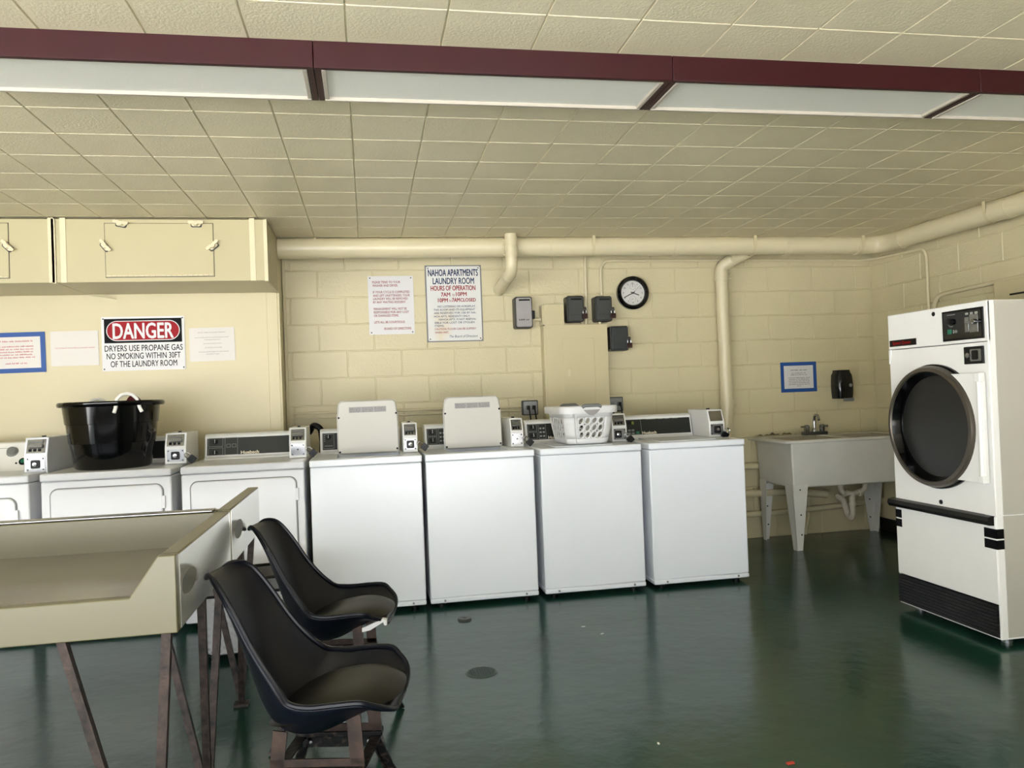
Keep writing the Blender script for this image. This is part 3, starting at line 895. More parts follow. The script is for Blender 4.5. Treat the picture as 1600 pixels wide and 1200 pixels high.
def console(par, x0, x1, kind):
    """sloped control console at the back of the top; local y"""
    z0, z1 = 0.917, 1.082
    prof = [(0.505, z0), (0.70, z0), (0.70, z1), (0.575, z1 + 0.002), (0.555, z1 - 0.012), (0.525, z0 + 0.022), (0.505, z0 + 0.012)]
    c = MB().ext(prof, x0, x1, axis='x').build('console', CONS, par, bevel=0.006)
    ya, yb, za, zb = 0.525, 0.555, z0 + 0.022, z1 - 0.012
    def S(x, v, d=0.0):
        return (x, ya + (yb - ya) * v - d, za + (zb - za) * v)
    def slab(mb, xa, xb, va, vb, d0, d1):
        mb.hexa([S(xa, va, d0), S(xb, va, d0), S(xb, vb, d0), S(xa, vb, d0), S(xa, va, d1), S(xb, va, d1), S(xb, vb, d1), S(xa, vb, d1)])
    p = MB(); slab(p, x0 + 0.016, x1 - 0.012, 0.08, 0.90, -0.001, 0.003)
    plate = p.build('control_panel', CPLATE, c)
    th = math.atan2(yb - ya, zb - za)
    X = lambda x, v, d: Matrix.Translation(S(x, v, d)) @ Matrix.Rotation(-th, 4, 'X')
    pr = MB()
    def frame(xa, xb, va, vb):
        for q in ((xa, xb, va, va + 0.012), (xa, xb, vb - 0.012, vb), (xa, xa + 0.0015, va, vb), (xb - 0.0015, xb, va, vb)):
            slab(pr, q[0], q[1], q[2], q[3], 0.003, 0.0036)
    kn = MB()
    def knob(x, v):
        q = MB(X(x, v, 0.003))
        q.lathe([(0.0, -0.022), (0.009, -0.020), (0.012, -0.002), (0.017, 0)], 18, axis='y')
        q.build('knob', CHROME if False else BLACK, plate)
        q = MB(X(x, v, 0.003)); q.box(-0.0015, 0.0015, -0.024, -0.003, -0.010, 0.012); q.build('knob_pointer', PAPER, plate)
    L = x0 + 0.018
    if kind == 'w1':
        knob(L + 0.036, 0.70); frame(L + 0.004, L + 0.072, 0.14, 0.86)
        slab(pr, L + 0.012, L + 0.062, 0.26, 0.285, 0.003, 0.0036)
        for q in range(4): slab(pr, L + 0.008, L + 0.015, 0.50 + 0.09 * q, 0.53 + 0.09 * q, 0.003, 0.0036)
    elif kind in ('w2', 'w3'):
        knob(L + 0.036, 0.72); knob(L + 0.036, 0.30)
        frame(L + 0.004, L + 0.066, 0.12, 0.48); frame(L + 0.004, L + 0.066, 0.52, 0.88)
        frame(L + 0.076, L + 0.128, 0.12, 0.88)
        for q in range(3):
            slab(pr, L + 0.084, L + 0.098, 0.22 + 0.2 * q, 0.30 + 0.2 * q, 0.003, 0.0036); slab(pr, L + 0.106, L + 0.120, 0.22 + 0.2 * q, 0.30 + 0.2 * q, 0.003, 0.0036)
    elif kind in ('d3', 'd2'):
        knob(L + 0.048, 0.72); knob(L + 0.048, 0.20)
        frame(L + 0.006, L + 0.094, 0.08, 0.44); frame(L + 0.006, L + 0.094, 0.50, 0.92); frame(L + 0.106, L + 0.184, 0.08, 0.92)
        frame(L + 0.116, L + 0.140, 0.44, 0.60); frame(L + 0.150, L + 0.174, 0.44, 0.60)
    elif kind == 'w4':
        frame(L + 0.004, L + 0.118, 0.10, 0.90)
        q = MB(); slab(q, L + 0.020, L + 0.050, 0.66, 0.82, 0.002, 0.005); q.build('display', BLACK, plate)
        q = MB(); slab(q, L + 0.050, L + 0.066, 0.64, 0.80, 0.002, 0.005); q.build('display_light', LCD, plate)
        q = MB()
        for xx in (L + 0.028, L + 0.054):
            for v in (0.17, 0.33): q.add([], []); slab(q, xx - 0.010, xx + 0.010, v - 0.05, v + 0.05, 0.002, 0.006)
        q.build('button', GREYP, plate, bevel=0.002)
        q = MB(); slab(q, L + 0.078, L + 0.100, 0.13, 0.26, 0.002, 0.006); q.build('start_button', GREEN, plate, bevel=0.002)
        for k, (xa, xb) in enumerate(((0.16, 0.235), (0.25, 0.29), (0.30, 0.345), (0.355, 0.40))):
            for q_ in range(int((xb - xa) / 0.009)):
                slab(pr, L + xa + 0.009 * q_, L + xa + 0.009 * q_ + 0.006, 0.87, 0.90, 0.003, 0.0036)
    if pr.v: pr.build('print', CPLINE, plate)
    bx = {'d3': (0.205, 0.315), 'd2': (0.205, 0.315), 'w3': (0.142, 0.25), 'w2': None, 'w1': (0.142, 0.25), 'w4': (0.122, 0.225)}[kind]
    if bx:
        q = MB(X(0, 0.0, 0.0038))
        q.text('Huebsch', 0, 0.014, 0.019, L + bx[0], L + bx[1], bold=0.045)
        q.build('lettering', BRANDM, plate, smooth=False)
    return c

def washer(x0, x1, kind, label, lid_x=None, coin=None, con=None):
    c = (x0 + x1) / 2; w = (x1 - x0) / 2
    t = thing('washing_machine', label, 'washing machine', (c, 4.75, 0), group='white top loading washers along the back wall')
    mb = MB().box(-w + 0.003, w - 0.003, 0.004, 0.70, 0.055, 0.880)
    mb.box(-w + 0.003, w - 0.003, 0.0, 0.69, 0.026, 0.055)
    mb.build('cabinet', WHITE, t, bevel=0.008)
    if lid_x:
        a, b = lid_x[0] - c, lid_x[1] - c
        z0, z1 = 0.882, 0.924
        mb = MB()
        mb.box(-w, w, -0.004, 0.11, z0, z1); mb.box(-w, w, 0.49, 0.71, z0, z1)
        mb.box(-w, a, 0.11, 0.49, z0, z1); mb.box(b, w, 0.11, 0.49, z0, z1)
        mb.build('top', WHITE, t, bevel=0.006)
        tb = MB().lathe([(0.17, 0.0), (0.18, 0.05), (0.18, 0.45), (0.0, 0.45)], 28, ((a + b) / 2, 0.30, 0.879), axis='z')
        tb = MB().lathe([(0.178, 0.88), (0.178, 0.45), (0.02, 0.45), (0.02, 0.86), (0.0, 0.87)], 28, ((a + b) / 2, 0.30, 0), axis='z')
        tb.build('drum', STEEL, t)
        # raised lid leaning back against the console
        lean = 0.05
        X = Matrix.Translation(((a + b) / 2, 0.37, 0.926)) @ Matrix.Rotation(-lean, 4, 'X')
        lw = (b - a) / 2
        poly = [(-lw + 0.012, 0), (lw - 0.012, 0), (lw, 0.012), (lw - 0.002, 0.24), (lw - 0.012, 0.318), (lw - 0.03, 0.338), (-lw + 0.03, 0.338), (-lw + 0.012, 0.318), (-lw + 0.002, 0.24), (-lw, 0.012)]
        lid = MB(X).ext(poly, 0.0, 0.022).build('lid', LIDM, t, bevel=0.008, seg=3)
        MB(X).ext([(p[0] * 1.012, p[1] * 1.012 - 0.002) for p in poly], 0.012, 0.026).build('lid_edge', WHITE, lid, bevel=0.006)
        st = MB(X)
        st.box(-lw * 0.60, lw * 0.62, -0.001, 0.0005, 0.262, 0.298)
        sk = st.build('sticker', LGREY, lid)
        st = MB(X)
        for k in range(3):
            xx = -lw * 0.60 + k * lw * 0.41
            for r in range(4):
                st.greek(-0.0016, 0.266 + r * 0.0075, 0.004, xx + 0.004, xx + lw * 0.37, seed=k * 5 + r)
        st.build('print', DGREY, sk, smooth=False)
        bp = MB(X)
        for px, pz in ((-lw + 0.012, 0.232), (lw - 0.012, 0.25), (-lw + 0.014, 0.014), (lw - 0.012, 0.022)):
            bp.lathe([(0, -0.007), (0.006, -0.005), (0.007, 0.003)], 12, (px, 0, pz), axis='y')
        split_build(bp, 'bumper', BLACK, lid)
    else:
        MB().box(-w, w, -0.004, 0.71, 0.882, 0.924).build('top', WHITE, t, bevel=0.010, seg=3)
        l = MB().box(-0.22, 0.16, 0.06, 0.47, 0.924, 0.930).build('lid', WHITE, t, bevel=0.003)
        MB().box(-0.22, 0.16, 0.47, 0.50, 0.924, 0.932).build('lid_hinge', CONS, l, bevel=0.002)
    mb = MB()
    for fx in (-w + 0.07, w - 0.07):
        for fy in (0.06, 0.62):
            mb.lathe([(0.022, 0.0), (0.022, 0.012), (0.010, 0.014), (0.010, 0.028)], 14, (fx, fy, 0))
    split_build(mb, 'foot', BLACK, t)
    mb = MB()
    for fx in (-w + 0.09, w - 0.08):
        mb.lathe([(0, -0.006), (0.006, -0.005), (0.007, 0.001)], 12, (fx, 0, 0.042), axis='y')
    split_build(mb, 'screw', STEEL, t)
    console(t, con[0] - c, con[1] - c, kind)
    coin_box(t, coin[0] - c, coin[1] - c, 0.27, 0.62, 0.926, 0.185, kind)
    return t
washer(-0.352, 0.306, 'w1', 'white top loading washer with lid raised, standing next to a dryer', lid_x=(-0.200, 0.186), coin=(0.208, 0.300), con=(-0.318, 0.20))
washer(0.325, 0.996, 'w2', 'white top loading washer with lid raised, next to the laundry basket washer', lid_x=(0.480, 0.862), coin=(0.900, 0.985), con=(0.362, 0.885))
washer(1.032, 1.690, 'w3', 'white top loading washer standing under the white laundry basket', coin=(1.585, 1.688), con=(1.050, 1.575))
washer(1.738, 2.392, 'w4', 'white top loading washer with closed lid, beside the sink', coin=(2.272, 2.385), con=(1.748, 2.262))
GR = 'padlocks on the coin boxes'
for loc, tl, lb in (((0.305, 4.995, 0.985), -0.9, 'black padlock on coin box of the raised lid washer next to the dryers'),
                    ((0.988, 4.995, 0.985), -0.8, 'black padlock on coin box of the raised lid washer next to the basket'),
                    ((1.672, 4.995, 0.975), -0.7, 'black padlock on coin box behind the laundry basket'),
                    ((2.398, 4.99, 0.975), 0.6, 'black padlock on coin box of the washer beside the sink'),
                    ((-0.377, 4.995, 0.985), -0.8, 'black padlock on coin box of the dryer beside the washers'),
                    ((-1.085, 4.995, 0.985), -0.8, 'black padlock on coin box of the dryer under the black tub')):
    padlock(loc, lb, GR, big=True, tilt=tl, m=BLACK)

# ---------------------------------------------------------------- dryers
def dryer(x0, x1, kind, label, con, coin):
    c = (x0 + x1) / 2; w = (x1 - x0) / 2
    t = thing('dryer', label, 'dryer', (c, 4.75, 0), group='white front loading dryers under the access boxes')
    mb = MB().box(-w + 0.003, w - 0.003, 0.004, 0.70, 0.03, 0.878)
    mb.build('cabinet', DWHITE, t, bevel=0.008)
    MB().box(-w, w, -0.006, 0.71, 0.880, 0.924).build('top', DWHITE, t, bevel=0.010, seg=3)
    if kind == 'd1':
        dz0, dz1, dx0, dx1 = 0.30, 0.80, -w + 0.07, w - 0.07
    else:
        dz0, dz1, dx0, dx1 = 0.345, 0.835, -w + 0.055, w - 0.050
    MB().plate(dx0 - 0.006, dx1 + 0.006, dz0 - 0.006, dz1 + 0.006, -0.0005, 0.006, 0.045, 8).build('door_seal', GREYP, t)
    d = MB().plate(dx0, dx1, dz0, dz1, -0.010, 0.004, 0.04, 8).build('door', DWHITE, t, bevel=0.005)
    MB().plate(dx0 + 0.07, dx0 + 0.16, 0.60, 0.665, -0.020, -0.009, 0.008).build('door_pull', DWHITE, d, bevel=0.003)
    h = MB()
    for z in (dz1 - 0.10, dz0 + 0.06):
        h.box(dx1 - 0.004, dx1 + 0.014, -0.012, 0.0, z - 0.035, z + 0.035)
    split_build(h, 'hinge', DWHITE, d, bevel=0.002)
    p = MB()
    p.box(-w + 0.004, w - 0.004, -0.001, 0.01, 0.262, 0.2645); p.box(-w + 0.004, w - 0.004, -0.001, 0.01, 0.308, 0.3105)
    split_build(p, 'panel_seam', LGREY, t)
    f = MB()
    for fx in (-w + 0.07, w - 0.07):
        for fy in (0.06, 0.62):
            f.lathe([(0.022, 0.0), (0.022, 0.012), (0.010, 0.014), (0.010, 0.031)], 14, (fx, fy, 0))
    split_build(f, 'foot', BLACK, t)
    if kind == 'd1':
        cs = MB().ext([(0.42, 0.922), (0.70, 0.922), (0.70, 1.088), (0.60, 1.092), (0.55, 1.085), (0.46, 0.945)], con[0] - c, con[1] - c, axis='x').build('console', WHITEW, t, bevel=0.006)
        sl = math.atan2(0.09, 0.14)
        def X(x, v): return Matrix.Translation((x - c, 0.46 + 0.09 * v, 0.945 + 0.14 * v)) @ Matrix.Rotation(-sl, 4, 'X')
        MB(X(-2.14, 0.62)).lathe([(0.0, -0.022), (0.026, -0.020), (0.028, -0.004), (0.034, 0)], 24, axis='y').build('knob', GREYP, cs)
        g = MB(X(-2.068, 0.20)).lathe([(0.0, -0.006), (0.022, -0.006), (0.024, 0)], 20, axis='y').build('start_button', BLACK, cs)
        MB(X(-2.068, 0.20)).lathe([(0.0, -0.011), (0.012, -0.010), (0.013, -0.005)], 16, axis='y').build('button_cap', GREEN, g)
        MB(X(-2.104, 0.14)).lathe([(0.0, -0.003), (0.006, -0.002), (0.006, 0)], 12, axis='y').build('pilot_light', BLACK, cs)
        MB(X(-2.3, 0.78)).box(0.0, 0.17, -0.001, 0, 0, 0.0025).box(0.25, 0.31, -0.001, 0, 0, 0.0025).build('print', CPLINE, cs)
    else:
        console(t, con[0] - c, con[1] - c, kind)
    coin_box(t, coin[0] - c, coin[1] - c, 0.24 if kind == 'd1' else 0.27, 0.70 if kind == 'd1' else 0.62, 0.926 if kind != 'd1' else 0.91, 0.185 if kind != 'd1' else 0.21, kind)
    return t
dryer(-2.54, -1.852, 'd1', 'white dryer with grey knob and green button on a white console', (-2.54, -1.975), (-1.97, -1.845))
dryer(-1.800, -1.112, 'd2', 'white dryer standing under the black tub', (-1.765, -1.215), (-1.21, -1.088))
dryer(-1.066, -0.380, 'd3', 'white dryer between the black tub and the washers', (-1.035, -0.495), (-0.488, -0.385))
t2 = MB().tube([(-0.36, 5.35, 1.04), (-0.33, 5.33, 1.09), (-0.27, 5.3, 1.07), (-0.245, 5.3, 0.98), (-0.26, 5.45, 0.80), (-0.33, 5.55, 0.5)], 0.016, 12, fil=0.05)
t2 = MB().tube([(-0.42, 5.78, 1.05), (-0.385, 5.72, 1.105), (-0.335, 5.70, 1.08), (-0.325, 5.70, 0.98), (-0.333, 5.62, 0.75), (-0.366, 5.56, 0.4), (-0.366, 5.56, 0.0)], 0.022, 12, fil=0.06)
tag(t2.build('drain_hose', BLACK), 'black drain hose looping between a dryer and a raised lid washer', 'hose')

# ---------------------------------------------------------------- black tub with rope handles
t = thing('utility_tub', 'large round black tub with white rope handles on a dryer', 'tub', (-1.500, 5.035, 0.924))
prof = [(0.0, 0.0), (0.195, 0.0), (0.208, 0.012), (0.222, 0.11), (0.230, 0.150), (0.234, 0.152), (0.246, 0.262), (0.251, 0.264), (0.262, 0.362), (0.284, 0.364), (0.289, 0.372), (0.289, 0.384), (0.282, 0.392), (0.262, 0.392), (0.254, 0.375), (0.240, 0.25), (0.205, 0.02), (0.0, 0.014)]
MB().lathe(prof, 56).build('body', GLOSSBLK, t)
def rope(a, par, dz=0.0):
    d = Vector((math.cos(a), math.sin(a), 0)); s = Vector((-math.sin(a), math.cos(a), 0))
    P = []
    for q, r, z in ((-0.075, 0.275, 0.325), (-0.065, 0.268, 0.35), (-0.055, 0.262, 0.40), (-0.03, 0.262, 0.425), (0.0, 0.262, 0.432), (0.03, 0.262, 0.425), (0.055, 0.262, 0.40), (0.065, 0.268, 0.35), (0.075, 0.275, 0.325)):
        P.append(d * r + s * q + Vector((0, 0, z + (dz if z > 0.38 else 0))))
    MB().tube(P, 0.010, 10, fil=0.02).build('rope_handle', ROPE, par)
rope(-0.98, t)
rope(-0.98 + PI, t, -0.022)
def blob(u, v):
    a, b = 2 * PI * u, PI * (v - 0.5)
    k = 1 + 0.12 * math.sin(3 * a + 2 * b) + 0.08 * math.sin(5 * a)
    return (0.07 * k * math.cos(a) * math.cos(b), 0.05 * k * math.sin(a) * math.cos(b), 0.208 + 0.206 * math.sin(b))
MB_ = MB().grid(blob, 24, 14, True)
tag(MB_.build('cloth', CLOTHR, loc=(-1.385, 5.05, 0.939)), 'dark red cloth poking out of the black tub', 'cloth')

# ---------------------------------------------------------------- laundry basket
t = thing('laundry_basket', 'white plastic laundry basket with oval holes on a washer', 'basket', (1.365, 5.000, 0.931), rz=0.06)
def rr_point(s, hx, hy, r):
    """point on a rounded rectangle, s in 0..1 round the perimeter, starting at the left end of the -y side"""
    segs = [2 * (hx - r), PI * r / 2, 2 * (hy - r), PI * r / 2] * 2
    tot = sum(segs); d = (s % 1.0) * tot
    i = 0
    while d > segs[i] and i < 7:
        d -= segs[i]; i += 1
    k = d / segs[i] if segs[i] else 0
    base = [((-hx + r, -hy), (1, 0)), ((hx - r, -hy + r), -PI / 2), ((hx, -hy + r), (0, 1)), ((hx - r, hy - r), 0), ((hx - r, hy), (-1, 0)), ((-hx + r, hy - r), PI / 2), ((-hx, hy - r), (0, -1)), ((-hx + r, -hy + r), PI)]
    b, q = base[i]
    if isinstance(q, tuple):
        return (b[0] + q[0] * d, b[1] + q[1] * d)
    a = q + PI / 2 * k
    return (b[0] + r * math.cos(a), b[1] + r * math.sin(a))
HB = 0.236
def bpt(s, v, off=0.0):
    e = v ** 0.8
    hx, hy, r = 0.132 + 0.042 * e + off, 0.165 + 0.045 * e + off, 0.050 + 0.015 * e + off
    if v < 0.08:
        q = (1 - v / 0.08)
        hx -= 0.02 * q * q; hy -= 0.02 * q * q
    p = rr_point(s, hx, hy, r)
    return (p[0], p[1], HB * v)
def holes(mb, s0, s1, v0, v1, nu, nv, slant=0.35):
    for i in range(nu):
        for j in range(nv):
            a0, a1 = s0 + (s1 - s0) * i / nu, s0 + (s1 - s0) * (i + 1) / nu
            b0, b1 = v0 + (v1 - v0) * j / nv, v0 + (v1 - v0) * (j + 1) / nv
            N = 20
            V = []
            for k in range(N):
                a = 2 * PI * k / N
                m = max(abs(math.cos(a)), abs(math.sin(a)))
                V.append((0.5 + 0.5 * math.cos(a) / m, 0.5 + 0.5 * math.sin(a) / m))
            for k in range(N):
                a = 2 * PI * k / N
                x, y = 0.30 * math.cos(a), 0.38 * math.sin(a)
                V.append((0.5 + x + slant * y, 0.5 + y))
            P = [bpt(a0 + (a1 - a0) * p[0], b0 + (b1 - b0) * p[1]) for p in V]
            mb.add(P, [(k, (k + 1) % N, N + (k + 1) % N, N + k) for k in range(N)])
mb = MB()
# perimeter fractions of the straight front side (first segment) and left side (7th)
hx, hy, r = 0.158, 0.195, 0.059
segs = [2 * (hx - r), PI * r / 2, 2 * (hy - r), PI * r / 2] * 2
tot = sum(segs)
cum = [0]
for q in segs: cum.append(cum[-1] + q / tot)
def wallstrip(s0, s1, v0, v1, nu, nv):
    mb.grid(lambda u, v: bpt(s0 + (s1 - s0) * u, v0 + (v1 - v0) * v), nu, nv)
HOLE = [(cum[0] + 0.012, cum[1] - 0.004, 4), (cum[2] + 0.01, cum[3] - 0.01, 5), (cum[4] + 0.008, cum[5] - 0.008, 4), (cum[6] + 0.01, cum[7] - 0.01, 5)]
prev = 0.0
va, vb = 0.17, 0.74
for s0, s1, n_ in HOLE:
    wallstrip(prev, s0, va, vb, 6, 4)
    holes(mb, s0, s1, va, vb, n_, 3)
    prev = s1
wallstrip(prev, 1.0, va, vb, 8, 4)
wallstrip(0, 1, vb, 1.0, 64, 2); wallstrip(0, 1, 0.0, va, 64, 4)
mb.add([bpt(k / 64, 0) for k in range(64)], [tuple(range(63, -1, -1))])
o = mb.build('basket_wall', BASKET, t)
md = o.modifiers.new('solid', 'SOLIDIFY'); md.thickness = 0.0035; md.offset = 0
rm = MB()
ringP = [(0.0, 0.0), (0.018, 0.004), (0.024, -0.006), (0.022, -0.040), (0.018, -0.040), (0.018, -0.006), (0.0, -0.006)]
def rimf(u, v):
    k = int(round(v * (len(ringP)))) % len(ringP)
    off, dz = ringP[k]
    p = bpt(u, 1.0, off)
    return (p[0], p[1], HB + dz)
V = []; F = []
NS = 72; K = len(ringP)
for i in range(NS):
    for k in range(K):
        p = bpt(i / NS, 1.0, ringP[k][0]); V.append((p[0], p[1], HB + 0.004 + ringP[k][1]))
for i in range(NS):
    for k in range(K):
        F.append((i * K + k, ((i + 1) % NS) * K + k, ((i + 1) % NS) * K + (k + 1) % K, i * K + (k + 1) % K))
rm.add(V, F).build('rim', BASKET, t)
for s in (-1, 1):
    g = MB().tube([(-0.062, s * 0.226, HB + 0.0), (-0.045, s * 0.230, HB + 0.012), (0.045, s * 0.230, HB + 0.012), (0.062, s * 0.226, HB + 0.0)], 0.011, 12, fil=0.02)
    g.build('handle_grip', GREYP, t)
    q = [(-0.055 + 0.11 * k / 16, HB - 0.014 - 0.036 * math.sin(PI * k / 16)) for k in range(17)]
    g = MB().ext(q, s * 0.2330 - 0.003, s * 0.2330 + 0.003)
    g.build('handle_recess', LGREY, t)

# ---------------------------------------------------------------- laundry sink
t = thing('utility_sink', 'white double utility sink on four tapered legs in the corner', 'sink', (3.655, 5.74, 0))
X0, X1, Y0, Y1 = -0.585, 0.545, -0.29, 0.30
mb = MB()
zt = 0.835
for a, b, c, d in ((X0, X1, Y0, Y0 + 0.05), (X0, X1, Y1 - 0.10, Y1), (X0, X0 + 0.085, Y0 + 0.05, Y1 - 0.10), (X1 - 0.06, X1, Y0 + 0.05, Y1 - 0.10), (-0.03, 0.02, Y0 + 0.05, Y1 - 0.10)):
    mb.box(a, b, c, d, zt - 0.022, zt)
mb.build('rim', SINKM, t, bevel=0.006)
def tb(mb, x0, x1, y0, y1, z0, z1, tx, ty):
    mb.hexa([(x0 + tx, y0 + ty, z0), (x1 - tx, y0 + ty, z0), (x1 - tx, y1 - ty, z0), (x0 + tx, y1 - ty, z0), (x0, y0, z1), (x1, y0, z1), (x1, y1, z1), (x0, y1, z1)])
mb = MB()
a = (X0 + 0.06, X1 - 0.02, Y0 + 0.02, Y1 - 0.02)
b_ = (X0 + 0.075, X1 - 0.03, Y0 + 0.035, Y1 - 0.03)
top = [(a[0], a[2]), (a[1], a[2]), (a[1], a[3]), (a[0], a[3])]
bot = [(b_[0], b_[2]), (b_[1], b_[2]), (b_[1], b_[3]), (b_[0], b_[3])]
V = [(p[0], p[1], zt - 0.022) for p in top] + [(p[0], p[1], 0.475) for p in bot]
mb.add(V, [(0, 1, 5, 4), (1, 2, 6, 5), (2, 3, 7, 6), (3, 0, 4, 7), (4, 5, 6, 7)])
o = mb.build('tub', SINKM, t, bevel=0.01)
for i, (bx0, bx1) in enumerate(((X0 + 0.085, -0.03), (0.02, X1 - 0.06))):
    m2 = MB()
    y0, y1 = Y0 + 0.05, Y1 - 0.10
    tp = [(bx0, y0), (bx1, y0), (bx1, y1), (bx0, y1)]
    bt = [(bx0 + 0.04, y0 + 0.03), (bx1 - 0.04, y0 + 0.03), (bx1 - 0.04, y1 - 0.03), (bx0 + 0.04, y1 - 0.03)]
    m2.add([(p[0], p[1], zt - 0.003) for p in tp] + [(p[0], p[1], 0.50) for p in bt], [(4, 5, 1, 0), (5, 6, 2, 1), (6, 7, 3, 2), (7, 4, 0, 3), (7, 6, 5, 4)])
    m2.build('basin', SINKIN, t)
def sleg(x, y, sx, sy):
    m2 = MB()
    for q in (0, 1):
        pass
    wt, wb, th = 0.115, 0.05, 0.006
    # leg in the front plane
    m2.hexa([(x, y, 0), (x + sx * wb, y, 0), (x + sx * wb, y + sy * th, 0), (x, y + sy * th, 0), (x - sx * 0.015, y, 0.50), (x + sx * wt, y, 0.50), (x + sx * wt, y + sy * th, 0.50), (x - sx * 0.015, y + sy * th, 0.50)])
    m2.hexa([(x, y, 0), (x, y + sy * wb, 0), (x + sx * th, y + sy * wb, 0), (x + sx * th, y, 0), (x - sx * 0.015, y, 0.50), (x - sx * 0.015, y + sy * wt, 0.50), (x - sx * 0.015 + sx * th, y + sy * wt, 0.50), (x - sx * 0.015 + sx * th, y, 0.50)])
    lg = m2.build('leg', SINKM, t, bevel=0.002)
    s_ = MB()
    for z in (0.46, 0.27, 0.12):
        s_.lathe([(0, -0.004), (0.006, -0.003), (0.006, 0.001)], 10, (x + sx * 0.045, y - 0.001 if sy > 0 else y - 0.007, z), axis='y')
    split_build(s_, 'bolt', EDGE, lg)
sleg(X0 + 0.078, Y0 + 0.030, 1, 1); sleg(X1 - 0.032, Y0 + 0.030, -1, 1); sleg(X0 + 0.078, Y1 - 0.045, 1, -1); sleg(X1 - 0.032, Y1 - 0.045, -1, -1)
# drain: two tailpieces into one trap
dr = thing('sink_drain', 'white plastic drain trap hanging under the sink', 'drain trap', (3.785, 5.72, 0.45))
m2 = MB()
m2.tube([(-0.10, 0, 0.024), (-0.10, 0, -0.06), (0.0, 0, -0.085), (0.12, 0, -0.06), (0.12, 0, 0.024)], 0.021, 14, fil=0.05)
m2.tube([(0.0, 0, -0.07), (0.0, 0, -0.25), (0.0, 0.03, -0.285), (0, 0.07, -0.26), (-0.01, 0.10, -0.15), (-0.03, 0.16, -0.115)], 0.023, 14, fil=0.035)
m2.build('pipe', PVC, dr)
m2 = MB()
for p, d in (((-0.10, 0, 0.0), (0, 0, 1)), ((0.12, 0, 0.0), (0, 0, 1)), ((0.0, 0, -0.16), (0, 0, 1)), ((-0.06, 0, -0.075), (1, 0, -0.3)), ((0.07, 0, -0.075), (1, 0, 0.3))):
    ringm(m2, p, d, 0.030, 0.024)
split_build(m2, 'nut', PVC, dr)
# faucet
fa = thing('faucet', 'chrome two handled faucet with gooseneck spout at back of the sink', 'faucet', (3.635, 5.975, 0.835))
MB().plate(-0.105, 0.105, -0.0, 0.028, -0.03, 0.03, 0.008).build('base', DGREY, fa, bevel=0.004)
MB().tube([(0, 0, 0.02), (0, 0, 0.12), (-0.005, -0.02, 0.165), (-0.015, -0.08, 0.165), (-0.018, -0.10, 0.125)], 0.011, 12, fil=0.03).lathe([(0.02, 0.02), (0.018, 0.05), (0.012, 0.06)], 16).build('spout', CHROME, fa)
for sx in (-0.07, 0.07):
    MB().lathe([(0.018, 0.02), (0.022, 0.04), (0.024, 0.075), (0.015, 0.085), (0, 0.086)], 16, (sx, 0, 0)).box(sx - 0.006 + (0.0 if sx > 0 else -0.045), sx + 0.051 + (0 if sx > 0 else -0.045), -0.007, 0.007, 0.062, 0.078).build('handle', CHROME, fa)
tag(MB().grid(lambda u, v: (-0.20 + 0.40 * u, -0.002 * math.sin(PI * v), v * (0.012 + 0.007 * math.sin(19 * u) + 0.006 * math.sin(47 * u + 1)) * (1 - abs(2 * u - 1) ** 3)), 40, 3).build('mould_stain', DIRT, loc=(3.34, WY - 0.0015, 0.842)), 'dark mould stain on the wall left of the faucet', 'stain')

# ---------------------------------------------------------------- tall commercial dryer (front faces -x)
t = thing('tumble_dryer', 'tall white commercial dryer with large round glass door', 'dryer', (2.88, 3.945, 0), rz=-PI / 2)
W = 0.715; D = 1.20; ZT = 1.630
cx, cz, R = 0.338, 1.022, 0.300
mb = MB()
mb.box(0, 0.012, 0, D, 0.03, ZT); mb.box(W - 0.012, W, 0, D, 0.03, ZT); mb.box(0.012, W - 0.012, 0.0, D, ZT - 0.012, ZT)
mb.box(0.012, W - 0.012, D - 0.012, D, 0.03, ZT - 0.012); mb.box(0.012, W - 0.012, 0, D - 0.012, 0.03, 0.045)
mb.build('cabinet', WHITEW, t, bevel=0.003)
def ring_to_rect(mb, x0, x1, z0, z1, r, y):
    N = 48
    V = []
    for k in range(N):
        a = 2 * PI * k / N
        V.append((cx + r * math.cos(a), y, cz + r * math.sin(a)))
    for k in range(N):
        a = 2 * PI * k / N
        c_, s_ = math.cos(a), math.sin(a)
        tt = min((x1 - cx) / c_ if c_ > 1e-6 else ((x0 - cx) / c_ if c_ < -1e-6 else 1e9), (z1 - cz) / s_ if s_ > 1e-6 else ((z0 - cz) / s_ if s_ < -1e-6 else 1e9))
        V.append((cx + c_ * tt, y, cz + s_ * tt))
    mb.add(V, [(k, (k + 1) % N, N + (k + 1) % N, N + k) for k in range(N)])
    for (px, pz) in ((x0, z0), (x1, z0), (x1, z1), (x0, z1)):
        a = math.atan2(pz - cz, px - cx) % (2 * PI)
        k = int(a / (2 * PI) * N)
        i0 = V[N + k]; i1 = V[N + (k + 1) % N]
        mb.add([i0, i1, (px, y, pz)], [(0, 1, 2)])
mb = MB(); ring_to_rect(mb, 0.003, W - 0.003, 0.612, 1.433, R - 0.02, -0.002)
fp = mb.build('front_panel', WHITEW, t, smooth=False)
md = fp.modifiers.new('solid', 'SOLIDIFY'); md.thickness = 0.006; md.offset = -1
MB().box(0.0, W, -0.004, 0.012, 1.437, ZT - 0.002).build('control_housing', WHITEW, t, bevel=0.003)
MB().box(0.0, W - 0.004, -0.004, 0.012, 0.195, 0.606).build('lower_panel', WHITEW, t, bevel=0.003)
